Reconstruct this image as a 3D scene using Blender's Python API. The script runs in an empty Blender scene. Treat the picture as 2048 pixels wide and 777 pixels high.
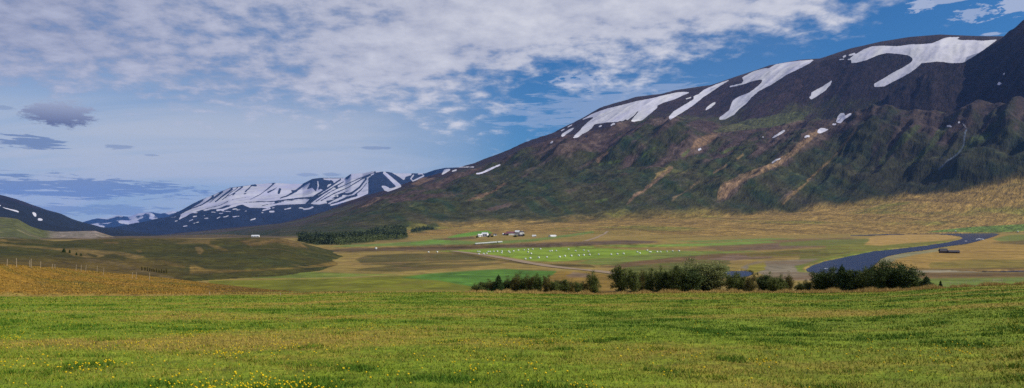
import bpy, math, time
import numpy as np
T0 = time.time()
RNG = np.random.default_rng(7)
rad = math.radians
scene = bpy.context.scene
COL = scene.collection

# ------------------------------------------------------------------ camera
W, HPX, F = 2048.0, 777.0, 1462.0
HOR = 450.0
CZ = 24.0
PITCH = math.atan((HOR - HPX / 2) / F)
cp, sp = math.cos(PITCH), math.sin(PITCH)
cam_d = bpy.data.cameras.new('camera')
cam = bpy.data.objects.new('camera', cam_d)
COL.objects.link(cam)
cam.location = (0, 0, CZ)
cam.rotation_euler = (math.pi / 2 + PITCH, 0, 0)
cam_d.sensor_width = 36
cam_d.lens = 36 * F / W
cam_d.clip_start = 0.1
cam_d.clip_end = 120000
scene.camera = cam

def pdir(px, py):
    px = np.asarray(px, float); py = np.asarray(py, float)
    x = px - W / 2; yv = HPX / 2 - py
    Y = F * cp - yv * sp
    Z = F * sp + yv * cp
    return x, Y, Z

def az_el(px, py):
    x, Y, Z = pdir(px, py)
    return np.arctan2(x, Y), Z / np.hypot(x, Y)

def proj(x, y, z):
    z = z - CZ
    f = y * cp + z * sp
    u = -y * sp + z * cp
    return W / 2 + F * x / f, HPX / 2 - F * u / f

# ------------------------------------------------------------------ noise
def _hash(ix, iy, seed):
    h = (ix.astype(np.int64) * 374761393 + iy.astype(np.int64) * 668265263 + seed * 1442695041) & 0xffffffff
    h = ((h ^ (h >> 13)) * 1274126177) & 0xffffffff
    h = h ^ (h >> 16)
    return (h & 0xffff).astype(np.float32) / 65535.0

def pn(x, y, seed=0):
    x = np.asarray(x, np.float64); y = np.asarray(y, np.float64)
    ix = np.floor(x); iy = np.floor(y)
    fx = (x - ix).astype(np.float32); fy = (y - iy).astype(np.float32)
    ux = fx * fx * fx * (fx * (fx * 6 - 15) + 10); uy = fy * fy * fy * (fy * (fy * 6 - 15) + 10)
    def g(dx, dy):
        a = _hash(ix + dx, iy + dy, seed) * 6.2831853
        return np.cos(a) * (fx - dx) + np.sin(a) * (fy - dy)
    a = g(0, 0); b = g(1, 0); c = g(0, 1); d = g(1, 1)
    return ((a + (b - a) * ux) * (1 - uy) + (c + (d - c) * ux) * uy) * 1.5

def fbm(x, y, octv=4, seed=0, gain=0.5):
    s = 0; a = 1; t = 0
    for i in range(octv):
        s = s + a * pn(x * 2 ** i, y * 2 ** i, seed + i * 17); t += a; a *= gain
    return s / t

def ridged(x, y, octv=3, seed=0):
    s = 0; a = 1; t = 0
    for i in range(octv):
        s = s + a * (1 - 2.2 * np.abs(pn(x * 2 ** i, y * 1.6 ** i, seed + i * 31))); t += a; a *= 0.5
    return s / t

def sstep(a, b, x):
    t = np.clip((x - a) / (b - a), 0, 1)
    return t * t * (3 - 2 * t)

# ------------------------------------------------------------------ terrain grid
AZ0, AZ1, NC = rad(-41), rad(41), 1380
az = np.concatenate([np.linspace(rad(-78), AZ0, 70)[:-1], np.linspace(AZ0, AZ1, NC), np.linspace(AZ1, rad(78), 70)[1:]]); NC = len(az)
def seg(a, b, n, log=False):
    return (np.geomspace(a, b, n + 1) if log else np.linspace(a, b, n + 1))[:-1]
rr = np.concatenate([seg(0.8, 12, 40, True), seg(12, 118, 300, True), seg(118, 300, 80), seg(300, 2500, 400, True),
                     seg(2500, 7000, 520), seg(7000, 9500, 40), seg(9500, 15500, 260), seg(15500, 20000, 20),
                     seg(20000, 27000, 90), seg(27000, 30001, 6)])
NR = len(rr)
A2, R2 = np.meshgrid(az, rr)
X = R2 * np.sin(A2); Y = R2 * np.cos(A2)
TH0 = rad(-27.6)
U = R2 * np.cos(A2 - TH0); V = R2 * np.sin(A2 - TH0)

def line(pts):
    """pts (px, py, r) -> el(az), r(az)"""
    p = np.array(pts, float)
    a, e = az_el(p[:, 0], p[:, 1])
    o = np.argsort(a)
    return np.interp(az, a[o], e[o]), np.interp(az, a[o], p[o, 2])

def yline(pts):
    p = np.array(pts, float)
    a, e = az_el(p[:, 0], p[:, 1])
    o = np.argsort(a)
    return np.interp(az, a[o], e[o])

def component(layers):
    """layers: list of (r(az), z(az)); returns Z grid"""
    rs = np.array([l[0] * np.ones(NC) for l in layers]); zs = np.array([l[1] * np.ones(NC) for l in layers])
    out = np.empty((NR, NC))
    for j in range(NC):
        out[:, j] = np.interp(rr, rs[:, j], zs[:, j])
    return out

def smooth_r(Z, n, r0, r1):
    m = (rr >= r0) & (rr <= r1)
    i0, i1 = np.where(m)[0][[0, -1]]
    k = np.hanning(2 * n + 3)[1:-1]; k /= k.sum()
    sub = np.pad(Z[i0:i1 + 1], ((n, n), (0, 0)), mode='edge')
    acc = 0
    for i, w in enumerate(k):
        acc = acc + w * sub[i:i + (i1 - i0 + 1)]
    Z[i0:i1 + 1] = acc
    return Z

# ---- valley with the meadow
edge = yline([(-260, 594, 0), (0, 593, 0), (300, 592, 0), (600, 590, 0), (640, 587, 0), (900, 584, 0), (1000, 586, 0),
              (1200, 589, 0), (1300, 586, 0), (1450, 585, 0), (1620, 586, 0), (1750, 584, 0), (1850, 579, 0), (1950, 573, 0), (2048, 569, 0), (2300, 562, 0)])
REDGE = 116.0
zedge = CZ + REDGE * edge
zc0 = CZ - 2.0
scarp = np.interp(az, [az_el(600, 490)[0], az_el(800, 490)[0], az_el(1000, 490)[0], az_el(1280, 488)[0], az_el(1420, 488)[0]], [0.5, 2, 4.8, 4.0, 0.2])
lw = sstep(az_el(820, 470)[0], az_el(520, 470)[0], az)
fl = lambda r, z: z * (1 - lw) + np.minimum(z, 24 - 0.0137 * r) * lw
one = np.ones(NC)
layers = [(2.0 * one, zc0 * one - 0.05), (REDGE * 0.985 * one, zedge + 0.05), ((REDGE + 2) * one, zedge - 0.25), ((REDGE + 16) * one, zedge - 0.9),
          (190 * one, np.minimum(zedge * 0.45, 6)), (246 * one, 0 * one), (768 * one, 0 * one), (782 * one, scarp), (1500 * one, scarp),
          (3200 * one, fl(3200, scarp + 1)), (6000 * one, fl(6000, -10)), (12000 * one, fl(12000, -60)), (30001 * one, fl(30001, -300))]
ZV = component(layers)
smooth_r(ZV, 2, 116, 300)

# ---- heath bank at the left (orange)
e1, r1 = line([(-260, 505, 135), (-80, 524, 140), (0, 532, 150), (100, 537, 190), (200, 547, 225), (330, 559, 250), (450, 574, 235), (560, 587, 205), (640, 598, 180), (760, 640, 170), (1000, 760, 170)])
ZB = component([(60 * one, zc0 - 20), (112 * one, zedge - 2.2), (119 * one, zedge - 0.05), (r1, CZ + r1 * e1), (r1 + 12, CZ + r1 * e1 - 0.3), (r1 + 60, CZ + r1 * e1 - 5), (r1 + 130, -20 * one), (30001 * one, -800 * one)])
ZB[:, az > az_el(690, 590)[0]] -= 50

# ---- moraine hill (the green knoll, brown ridges)
ek, rk = line([(-260, 476, 640), (0, 477, 640), (60, 479, 650), (110, 483, 650), (230, 479, 660), (300, 478, 660), (400, 480, 640), (500, 476, 650), (560, 475, 660), (590, 482, 655), (620, 492, 640), (660, 504, 625), (700, 516, 610), (730, 523, 600), (800, 560, 590), (1000, 700, 590)])
ef, rf = line([(-260, 536, 300), (0, 532, 330), (200, 545, 345), (330, 550, 348), (430, 548, 357), (560, 545, 368), (640, 538, 398), (700, 524, 474), (760, 520, 500), (1000, 520, 500)])
zf = np.minimum(CZ + rf * ef, CZ + rk * ek + 0.5)
ZK = component([(100 * one, -60 * one), (rf * 0.8, zf - 8), (rf, zf - 0.6), (rf + (rk - rf) * 0.5, zf + (CZ + rk * ek - zf) * 0.55), (rk, CZ + rk * ek), (rk + 60, CZ + rk * ek - 1), (rk + 320, -8 * one), (30001 * one, -800 * one)])
ZK = smooth_r(ZK, 5, 300, 1400)

# ---- gravelly hill farther left
eg, rg = line([(-260, 424, 1900), (0, 434, 1900), (35, 438, 1900), (60, 452, 1900), (85, 460, 1900), (110, 463, 1900), (190, 463, 1900), (225, 474, 1900), (260, 486, 1900), (400, 520, 1900), (900, 700, 1900)])
ZG = component([(700 * one, -20 * one), (1150 * one, -4 * one), (1700 * one, CZ + rg * eg - 14), (rg, CZ + rg * eg), (rg + 200, CZ + rg * eg - 3), (rg + 900, -30 * one), (30001 * one, -900 * one)])
ZG = smooth_r(ZG, 6, 1200, 2450)

# ---- left mountain
em, rm = line([(-300, 300, 7600), (-60, 374, 7600), (0, 394, 7600), (30, 401, 7600), (60, 411, 7600), (100, 425, 7600), (150, 443, 7600), (200, 457, 7600), (260, 466, 7600), (330, 474, 7600), (500, 500, 7600), (900, 640, 7600)])
ZL = component([(3000 * one, -90 * one), (4200 * one, -60 * one), (rm, CZ + rm * em), (rm + 1500, CZ + rm * em - 420), (30001 * one, -3000 * one)])

# ---- big mountain on the right
el1, rl1 = line([(-200, 500, 5000), (200, 482, 4800), (300, 477, 4600), (450, 470, 3900), (560, 478, 1600), (700, 470, 1800), (820, 459, 2150), (900, 456, 2400), (1100, 447, 2650), (1300, 439, 2900), (1500, 432, 3100), (1700, 415, 3250), (1850, 391, 3400), (2048, 362, 3500), (2300, 330, 3600)])
eb, rb = line([(-200, 500, 5600), (200, 480, 5600), (300, 474, 5400), (450, 461, 5000), (600, 445, 4400), (700, 425, 4200), (850, 385, 4200), (950, 352, 4300), (1000, 335, 4400), (1060, 303, 4500), (1100, 291, 4500), (1200, 283, 4450), (1240, 270, 4450), (1300, 252, 4450), (1350, 254, 4400), (1440, 262, 4400), (1500, 258, 4350), (1600, 262, 4350), (1650, 264, 4300), (1700, 250, 4300), (1760, 241, 4300), (1850, 240, 4300), (1920, 243, 4300), (2048, 232, 4350), (2300, 200, 4350)])
es, rs_ = line([(-200, 520, 6800), (150, 490, 6800), (230, 479, 6800), (300, 472, 6600), (400, 462, 6300), (470, 455, 6100), (560, 447, 5800), (600, 437, 5700), (660, 420, 5500), (700, 403, 5500), (760, 388, 5400), (830, 365, 5500), (900, 347, 5800), (950, 334, 6000), (1000, 315, 6200), (1060, 292, 6400), (1100, 276, 6500), (1130, 258, 6500), (1200, 218, 6500), (1270, 198, 6500), (1350, 184, 6450), (1420, 172, 6400), (1470, 154, 6350), (1540, 130, 6300), (1600, 119, 6250), (1640, 117, 6200), (1700, 97, 6100), (1760, 83, 6100), (1820, 73, 6050), (1880, 68, 6050), (1950, 71, 6050), (2010, 72, 6050), (2048, 74, 6050), (2300, 80, 6000)])
r0 = np.interp(az, [az_el(200, 470)[0], az_el(600, 470)[0], az_el(900, 470)[0], az_el(1500, 470)[0], az_el(2048, 470)[0]], [3200, 1100, 1400, 1650, 2650])
zl0 = np.array([np.interp(r0[j], rr, ZV[:, j]) for j in range(NC)])
bh = sstep(az_el(950, 300)[0], az_el(1120, 300)[0], az)
ezd = eb - 0.004 * bh
erd = rb + 420
k_up = 0.5
zb_ = CZ + rb * eb; zr_ = CZ + rs_ * es
zdip = np.where(bh > 0, CZ + erd * (eb - 0.002 * bh), 0) * bh + (1 - bh) * (zb_ + (zr_ - zb_) * 420 / np.maximum(rs_ - rb, 500))
ZR = component([(r0 * 0.6, zl0 - 60), (r0, zl0 - 0.8), (r0 + (rl1 - r0) * 0.55, zl0 + (CZ + rl1 * el1 - zl0) * 0.38), (rl1, CZ + rl1 * el1),
                (rl1 + (rb - rl1) * 0.5, CZ + rl1 * el1 + (zb_ - CZ - rl1 * el1) * 0.46), (rb, zb_), (erd, zdip),
                (erd + (rs_ - erd) * 0.72, zdip + (zr_ - zdip) * 0.80), (rs_, zr_), (rs_ + 500, zr_ - 15), (rs_ + 2500, zr_ - 500), (30001 * one, -3000 * one)])
ZR = smooth_r(ZR, 7, 2500, 7000)
# world-space relief: gullies run down the slope, across the valley axis
t1 = (R2 - rl1) / (rb - rl1)
t2 = (R2 - erd) / (rs_ - erd)
w1 = np.clip(np.sin(np.clip(t1, 0, 1.12) / 1.12 * math.pi), 0, 1) ** 0.6
w2 = np.clip(np.sin(np.clip(t2, 0, 1) * math.pi), 0, 1) ** 0.8
sel = (rr > 1300) & (rr < 9000)
def onsel(fn):
    o = np.zeros((NR, NC)); o[sel] = fn(X[sel], Y[sel], U[sel], V[sel]); return o
rightw = sstep(az_el(1450, 300)[0], az_el(1750, 300)[0], az)[None, :]
leftf = sstep(az_el(560, 400)[0], az_el(850, 400)[0], az)[None, :]
gul = onsel(lambda x, y, u, v: ridged((u + 90 * pn(u / 700, v / 500, 3) - 0.35 * v) / 330, v / 2600 + u / 5000, 3, 5))
gul2 = onsel(lambda x, y, u, v: ridged((u + 60 * pn(u / 300, v / 400, 9) - 0.2 * v) / 950, v / 3500, 2, 25))
fine = onsel(lambda x, y, u, v: fbm(u / 90, v / 160, 4, 40))
cliffs = onsel(lambda x, y, u, v: fbm(u / 500, v / 130, 4, 60))
gul3 = onsel(lambda x, y, u, v: ridged((u + 40 * pn(u / 200, v / 300, 13) - 0.35 * v) / 120, v / 1500 + u / 3000, 2, 15))
fine2 = onsel(lambda x, y, u, v: fbm(u / 28, v / 45, 3, 44))
bn = np.exp(-((t1 - 0.93) / 0.30) ** 2)
ZR = ZR + w1 * leftf * (gul * (30 + 34 * rightw) + gul2 * 44 * (1 - 0.4 * rightw) + fine * 22 + cliffs * 20 + fine2 * 6 + gul3 * (9 + 7 * rightw)) + bn * leftf * (gul2 * 50 + gul * 16) + w2 * leftf * (gul * 14 + gul2 * 42 + fine * 7 + fine2 * 2.5 + gul3 * 4)
ZR = ZR + (1 - w1) * (t1 < 0) * fine * 3 * np.clip((R2 - r0) / 400, 0, 1) + (t1 < 0) * cliffs * 3.5 * np.clip((R2 - r0) / 500, 0, 1)

# buttresses: steep left faces, gentle right flanks
def zr_hit(px, py, rmin):
    a, e = az_el(px, py); j = int(np.clip(np.interp(float(a), az, np.arange(NC)), 0, NC - 1))
    d = ZR[:, j] - (CZ + rr * float(e)); k = np.where((d > 0) & (rr > rmin))[0]
    r = rr[k[0]] if len(k) else 4300.0
    return r * math.sin(float(a)), r * math.cos(float(a))
def buttress(pts, H, wl, wr):
    P = np.array([zr_hit(a, b_, 2600) for a, b_ in pts])
    best = np.full((NR, NC), 1e9); sgn = np.zeros((NR, NC)); endf = np.ones((NR, NC))
    n = len(P) - 1
    for i in range(n):
        a, b_ = P[i], P[i + 1]; d = b_ - a; L_ = np.hypot(*d)
        tt = np.clip(((X[sel] - a[0]) * d[0] + (Y[sel] - a[1]) * d[1]) / L_ ** 2, 0, 1)
        qx = X[sel] - a[0] - tt * d[0]; qy = Y[sel] - a[1] - tt * d[1]
        dist = np.hypot(qx, qy); cr = -(d[0] * qy - d[1] * qx) / L_
        m = dist < best[sel]
        bs = best[sel]; bs[m] = dist[m]; best[sel] = bs
        sg = sgn[sel]; sg[m] = np.sign(cr)[m]; sgn[sel] = sg
        ef = endf[sel]; s_ = (i + tt) / n; e_ = np.clip(s_ / 0.25, 0.25, 1) * np.clip((1 - s_) / 0.3, 0.0, 1); ef[m] = e_[m]; endf[sel] = ef
    best = best + 14 * fine * 2
    w = np.where(sgn * BS > 0, wr, wl)
    return H * endf * np.clip(1 - np.abs(best) / w, 0, 1) ** 1.2
BS = -1
BU = 0
for pts, H, wl, wr in [([(1146, 290), (1128, 310), (1100, 334)], 80, 110, 420), ([(1314, 258), (1285, 282), (1250, 308), (1212, 330)], 110, 150, 460), ([(1362, 258), (1345, 285), (1322, 312)], 70, 110, 350), ([(1452, 355), (1442, 375), (1438, 400)], 50, 120, 200),
                      ([(1565, 330), (1515, 362), (1472, 395)], 45, 70, 350), ([(1640, 268), (1590, 300), (1550, 330)], 60, 90, 300), ([(1765, 245), (1730, 275), (1700, 310)], 70, 110, 350), ([(1842, 248), (1822, 285), (1800, 320)], 40, 60, 260), ([(1905, 250), (1870, 300), (1835, 340), (1812, 366)], 42, 60, 260),
                      ([(1935, 305), (1915, 335), (1898, 360)], 38, 60, 220), ([(1998, 305), (1980, 335), (1965, 366)], 42, 60, 220), ([(2046, 240), (2025, 275), (2000, 306)], 55, 70, 280), ([(2090, 300), (2060, 330), (2035, 362)], 60, 80, 250), ([(1470, 262), (1450, 290), (1420, 310)], 45, 80, 260)]:
    BU = BU + buttress(pts, H * 0.8, wl, wr)
ZR = ZR + BU
# ---- spurs in front of the ridge
def spur(pts, front, back, drop_b):
    e, r = line(pts)
    a0 = az_el(pts[0][0], pts[0][1])[0]
    z = CZ + r * e
    Z = component([((r - front * 1.4) - 5, -9000 * one), ((r - front * 1.4), z - front * 0.95), (r - front * 0.5, z - front * 0.30), (r, z), (r + back, z - drop_b), (r + 3 * back, z - 5 * drop_b), (30001 * one, -9000 * one)])
    Z -= (700 * (1 - sstep(a0, a0 + 0.05, az)))[None, :]
    Z[:, az < a0 - 0.002] = -9000
    return Z
ZS1 = spur([(1690, 236, 4700), (1760, 195, 4850), (1800, 172, 4950), (1860, 138, 5050), (1900, 124, 5120), (1940, 112, 5180), (1965, 100, 5200), (1995, 84, 5230), (2020, 62, 5250), (2048, 42, 5250), (2090, 24, 5250), (2300, -10, 5250)], 900, 120, 90)
ZS2 = spur([(1425, 250, 5050), (1470, 224, 5250), (1510, 192, 5500), (1560, 157, 5700), (1600, 135, 5850), (1632, 120, 6000), (1660, 112, 6040), (1720, 97, 6050), (1800, 90, 6050), (2300, 130, 6050)], 900, 110, 60)
sp_n = onsel(lambda x, y, u, v: ridged((u - 0.45 * v + 80 * pn(u / 300, v / 300, 78)) / 230, v / 1500, 3, 77)) 
ZS1 = smooth_r(ZS1, 4, 3000, 6900) + sp_n * 13 + fine * 14
ZS2 = smooth_r(ZS2, 4, 3000, 6900) + sp_n * 5
SPM = np.maximum(ZS1, ZS2) > ZR
ZR = np.maximum(ZR, np.maximum(ZS1, ZS2))

# ---- far snowy range
er, rrg = line([(-100, 520, 13500), (250, 470, 13500), (300, 450, 13500), (335, 437, 13500), (350, 426, 13500), (366, 418, 13400), (385, 407, 13400), (402, 399, 13500), (410, 396, 13500), (420, 392, 13600), (445, 381, 13700), (460, 375, 13700), (490, 371, 13800), (510, 368, 13900), (550, 365, 13900), (580, 367, 13900), (605, 367, 13900), (625, 357, 13700), (640, 355, 13700), (690, 355, 13800), (702, 347, 13700), (725, 346, 13700), (745, 342, 13500), (775, 343, 13600), (790, 346, 13800), (850, 346, 13900), (870, 339, 13500), (890, 335, 13400), (950, 333, 13400), (1020, 328, 13400), (1200, 330, 13400), (1500, 400, 13400)])
ZF = component([(7000 * one, -220 * one), (9800 * one, -105 * one), (10600 * one, CZ + 10600 * (er * 0.35 - 0.0035)), (12000 * one, CZ + 12000 * (er * 0.66 - 0.002)), (rrg - 300, CZ + (rrg - 300) * er - 90), (rrg, CZ + rrg * er), (rrg + 1500, CZ + rrg * er - 150), (30001 * one, -3000 * one)])
ZF = smooth_r(ZF, 6, 9500, 15400)
wF = np.clip(np.sin(np.clip((R2 - 9600) / (rrg - 9600), 0, 1) * math.pi), 0, 1) ** 0.7
sf = (rr > 9000) & (rr < 16000)
o = np.zeros((NR, NC)); o[sf] = ridged((U[sf] + 250 * pn(U[sf] / 2000, V[sf] / 1500, 4) - 0.4 * V[sf]) / 900, V[sf] / 5000, 3, 91)
o2 = np.zeros((NR, NC)); o2[sf] = fbm(U[sf] / 400, V[sf] / 500, 4, 92)
ZF = ZF + wF * (o * 85 + o2 * 40)
# ---- distant range
ed, rd = line([(-300, 440, 25000), (100, 452, 25000), (160, 448, 25000), (180, 441, 25000), (195, 437, 25000), (215, 439, 25000), (235, 432, 25000), (258, 437, 25000), (275, 431, 25000), (300, 428, 25000), (322, 430, 25000), (345, 425, 25000), (380, 430, 25000), (500, 450, 25000), (900, 500, 25000)])
ZD = component([(16000 * one, -400 * one), (20500 * one, -180 * one), (rd, CZ + rd * ed), (rd + 1800, CZ + rd * ed - 200), (30001 * one, -800 * one)])
sd = rr > 19000
o = np.zeros((NR, NC)); o[sd] = ridged(U[sd] / 1800, V[sd] / 2200, 4, 14)
ZD = ZD + o * 70 * np.clip((R2 - 20500) / 2500, 0, 1)

# ---- left hill & mountain relief
s_k = (rr > 250) & (rr < 3000)
def ons(fn, m):
    o = np.zeros((NR, NC)); o[m] = fn(X[m], Y[m]); return o
kn = ons(lambda x, y: fbm(x / 90, y / 60, 4, 21), s_k)
ZK = ZK + kn * 1.9 * sstep(0, 100, R2 - rf)
ZG = ZG + ons(lambda x, y: ridged(x / 240, y / 500, 3, 22), s_k) * 7 * sstep(1200, 1500, R2) * np.clip((rg - R2 + 100) / 200, 0, 1)
s_b = (rr > 100) & (rr < 400)
ZB = ZB + ons(lambda x, y: 0.45 * fbm(x / 11, y / 7, 4, 31) + 1.0 * fbm(x / 45, y / 22, 2, 32), s_b) * sstep(119, 150, R2) * (0.2 + 0.8 * np.clip((r1 - R2) / 20, 0, 1))
s_l = (rr > 3500) & (rr < 9500)
ZL = ZL + ons(lambda x, y: ridged(x / 700, y / 1600, 3, 33), s_l) * 25 * sstep(4200, 6000, R2) * (R2 < rm)

# ---- valley floor micro relief and meadow bumps
s_v = (rr > 118) & (rr < 5200)
ZV = ZV + ons(lambda x, y: 0.25 * fbm(x / 40, y / 30, 3, 51) , s_v) * sstep(250, 400, R2) * (1 + 2 * sstep(1200, 2000, R2))
s_m = rr < 119
wob = ons(lambda x, y: 0.06 * fbm(x / 9, y / 9, 2, 52) + 0.05 * fbm(x / 1.3, y / 1.3, 3, 53), s_m)
ZV = ZV + wob

comps = [ZV, ZB, ZK, ZG, ZL, ZR, ZF, ZD]
Z = np.max(comps, axis=0)
CID = np.argmax(comps, axis=0)
print('terrain heights', round(time.time() - T0, 1))

# ------------------------------------------------------------------ land-cover rasters (traced outlines, projected onto the ground)
PX, PY = proj(X, Y, Z)
OFF = 300
RW, RH = 2048 + 2 * OFF, 820
def fill(poly, fn):
    p = np.array(poly, float)
    p[:, 0] += OFF
    y0 = max(0, int(np.floor(p[:, 1].min()))); y1 = min(RH - 1, int(np.ceil(p[:, 1].max())))
    n = len(p)
    SS = 4
    xs = np.arange(RW)
    for y in range(y0, y1 + 1):
        cov = np.zeros(RW)
        for s in range(SS):
            yy = y + (s + 0.5) / SS - 0.5
            c = []
            for i in range(n):
                xa, ya = p[i]; xb, yb = p[(i + 1) % n]
                if (ya <= yy) != (yb <= yy):
                    c.append(xa + (yy - ya) * (xb - xa) / (yb - ya))
            c.sort()
            for a, b in zip(c[::2], c[1::2]):
                i0 = max(0, int(a)); i1 = min(RW, int(b) + 3)
                if i1 > i0:
                    cov[i0:i1] += np.clip(np.minimum(xs[i0:i1] + 0.5, b) - np.maximum(xs[i0:i1] - 0.5, a), 0, 1)
        nz = np.nonzero(cov)[0]
        if len(nz):
            fn(y, slice(nz[0], nz[-1] + 1), np.clip(cov[nz[0]:nz[-1] + 1] / SS, 0, 1))

def stroke_poly(pts, w):
    p = np.array([(q[0], q[1]) for q in pts], float)
    ws = np.interp(np.linspace(0, 1, len(p)), np.linspace(0, 1, len(w)), w) if hasattr(w, '__len__') else np.full(len(p), w)
    d = np.gradient(p, axis=0); d /= np.linalg.norm(d, axis=1)[:, None] + 1e-9
    nrm = np.stack([-d[:, 1], d[:, 0]], 1)
    L = p + nrm * ws[:, None] / 2; R = p - nrm * ws[:, None] / 2
    return np.concatenate([L, R[::-1]])

def crop(x0, y0, s):
    return lambda pts: [(x0 + a / s, y0 + b / s) for a, b in pts]

snow = np.zeros((RH, RW), np.float32)
def s_add(poly):
    def f(y, sl, c): snow[y, sl] = np.maximum(snow[y, sl], c)
    fill(poly, f)
def s_sub(poly):
    def f(y, sl, c): snow[y, sl] = snow[y, sl] * (1 - c)
    fill(poly, f)
c1 = crop(1050, 160, 5.18); c2 = crop(1320, 100, 4.317); c3 = crop(1640, 40, 3.809); c4 = crop(360, 320, 5.18)
c5 = crop(600, 320, 4.876); c6 = crop(0, 380, 5.39); c8 = crop(1480, 200, 3.238); c7 = crop(1100, 240, 3.885)
# far range base snow
s_add(c4([(-20, 625), (20, 560), (60, 535), (130, 490), (215, 425), (300, 380), (330, 372), (440, 325), (510, 296), (640, 278), (760, 256), (900, 240), (980, 238), (1000, 224), (1070, 235), (1150, 245), (1290, 244), (1390, 185), (1560, 184)]) +
      c5([(260, 175), (430, 172), (500, 130), (600, 125), (740, 112), (860, 108), (740, 125), (665, 180), (665, 330), (560, 375), (380, 430), (290, 452), (300, 435), (250, 425), (180, 438), (90, 430), (0, 432)]) +
      c4([(1150, 462), (1000, 470), (900, 500), (720, 497), (650, 465), (600, 478), (480, 470), (400, 505), (300, 515), (200, 535), (100, 560), (60, 590), (20, 605)]))
D4 = [([(130, 492), (200, 450), (235, 415)], (3, 20)), ([(60, 530), (230, 465), (330, 395), (345, 370)], (8, 16)), ([(210, 480), (290, 430), (440, 330)], (6, 12)),
      ([(300, 450), (360, 400), (450, 330)], 8), ([(360, 440), (450, 370), (545, 300)], (10, 22)), ([(430, 420), (540, 330), (600, 290)], 8), ([(465, 400), (560, 345), (650, 280)], (4, 14)),
      ([(540, 378), (575, 345)], 8), ([(670, 335), (710, 300), (748, 262)], (14, 10)), ([(655, 358), (690, 345)], 10), ([(735, 262), (795, 270)], 18), ([(120, 560), (260, 510), (420, 470), (500, 430)], 8),
      ([(150, 590), (300, 545), (440, 495)], 8), ([(690, 432), (830, 360), (905, 305), (975, 245)], (6, 14)), ([(905, 340), (970, 310), (1035, 262)], (18, 4)), ([(1030, 400), (1110, 375), (1190, 330), (1290, 255), (1395, 188)], (10, 30)),
      ([(480, 435), (560, 410), (640, 395), (720, 388)], 6), ([(640, 445), (720, 440), (800, 435), (950, 435), (1100, 415), (1250, 398), (1400, 388)], (6, 16)), ([(980, 445), (1150, 425), (1300, 412), (1420, 400)], 6),
      ([(1020, 355), (1028, 325), (1040, 295)], (24, 26)), ([(1070, 345), (1075, 320), (1130, 318), (1090, 340)], 6), ([(1150, 320), (1215, 325)], 14), ([(880, 240), (1000, 243)], 6), ([(1070, 236), (1290, 246)], 6),
      ([(840, 480), (900, 465), (1050, 440)], 8), ([(1320, 445), (1440, 375), (1560, 305)], 14), ([(560, 490), (640, 470)], 14)]
for p, w in D4: s_sub(stroke_poly(c4(p), np.array(w) / 5.18))
s_sub(c4([(1310, 310), (1340, 260), (1375, 192), (1400, 186), (1470, 188), (1490, 205), (1554, 215)]) + c5([(300, 195), (330, 215), (320, 235), (275, 240), (245, 300), (200, 285), (170, 300), (150, 310)]) + c4([(1410, 335), (1370, 290)]))
s_add(stroke_poly(c5([(172, 205), (178, 250), (170, 290), (155, 325)]), 2.4))
D5 = [([(60, 430), (150, 350), (280, 270), (400, 190)], (4, 3)), ([(90, 430), (230, 330), (330, 265), (430, 212)], 2.0), ([(150, 412), (300, 310), (430, 250), (560, 190), (740, 118)], 1.8), ([(200, 402), (330, 330), (470, 270), (600, 190), (690, 150)], 2.0),
      ([(260, 415), (340, 375), (420, 340), (500, 330), (580, 270), (650, 180)], (6, 3)), ([(300, 430), (400, 400), (520, 355), (600, 290), (655, 220)], (3, 1.5)), ([(380, 405), (460, 370), (560, 345)], 4.5), ([(330, 350), (400, 330), (480, 300)], 1.5),
      ([(450, 190), (490, 140)], 6), ([(340, 268), (370, 262)], 4), ([(500, 133), (580, 130)], 1.2), ([(130, 178), (330, 180), (430, 178)], 1.4), ([(470, 335), (520, 318)], 3)]
for p, w in D5: s_sub(stroke_poly(c5(p), w))
for p, w in [([(410, 350), (450, 345)], 2), ([(360, 362), (375, 355)], 2), ([(270, 395), (340, 380)], 1.6)]: s_add(stroke_poly(c5(p), w))
s_add(stroke_poly(c5([(815, 122), (870, 170), (920, 215), (970, 262)]), (5, 9)))
s_add(c5([(970, 245), (995, 262), (860, 312), (825, 300), (790, 255), (830, 252), (880, 280), (920, 270)]))
s_add(c5([(880, 118), (1090, 130), (1085, 150), (1030, 165), (1015, 200), (940, 150)]))
s_add(stroke_poly(c5([(1110, 145), (1080, 185), (1100, 208), (1150, 185), (1210, 155), (1190, 135), (1150, 140)]), 2.8))
s_add(c5([(1378, 150), (1405, 95), (1470, 88), (1460, 105), (1420, 130)])); s_add(stroke_poly(c5([(1520, 72), (1700, 70)]), 1.6)); s_add(stroke_poly(c5([(1480, 112), (1530, 97)]), 2.6))
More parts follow.
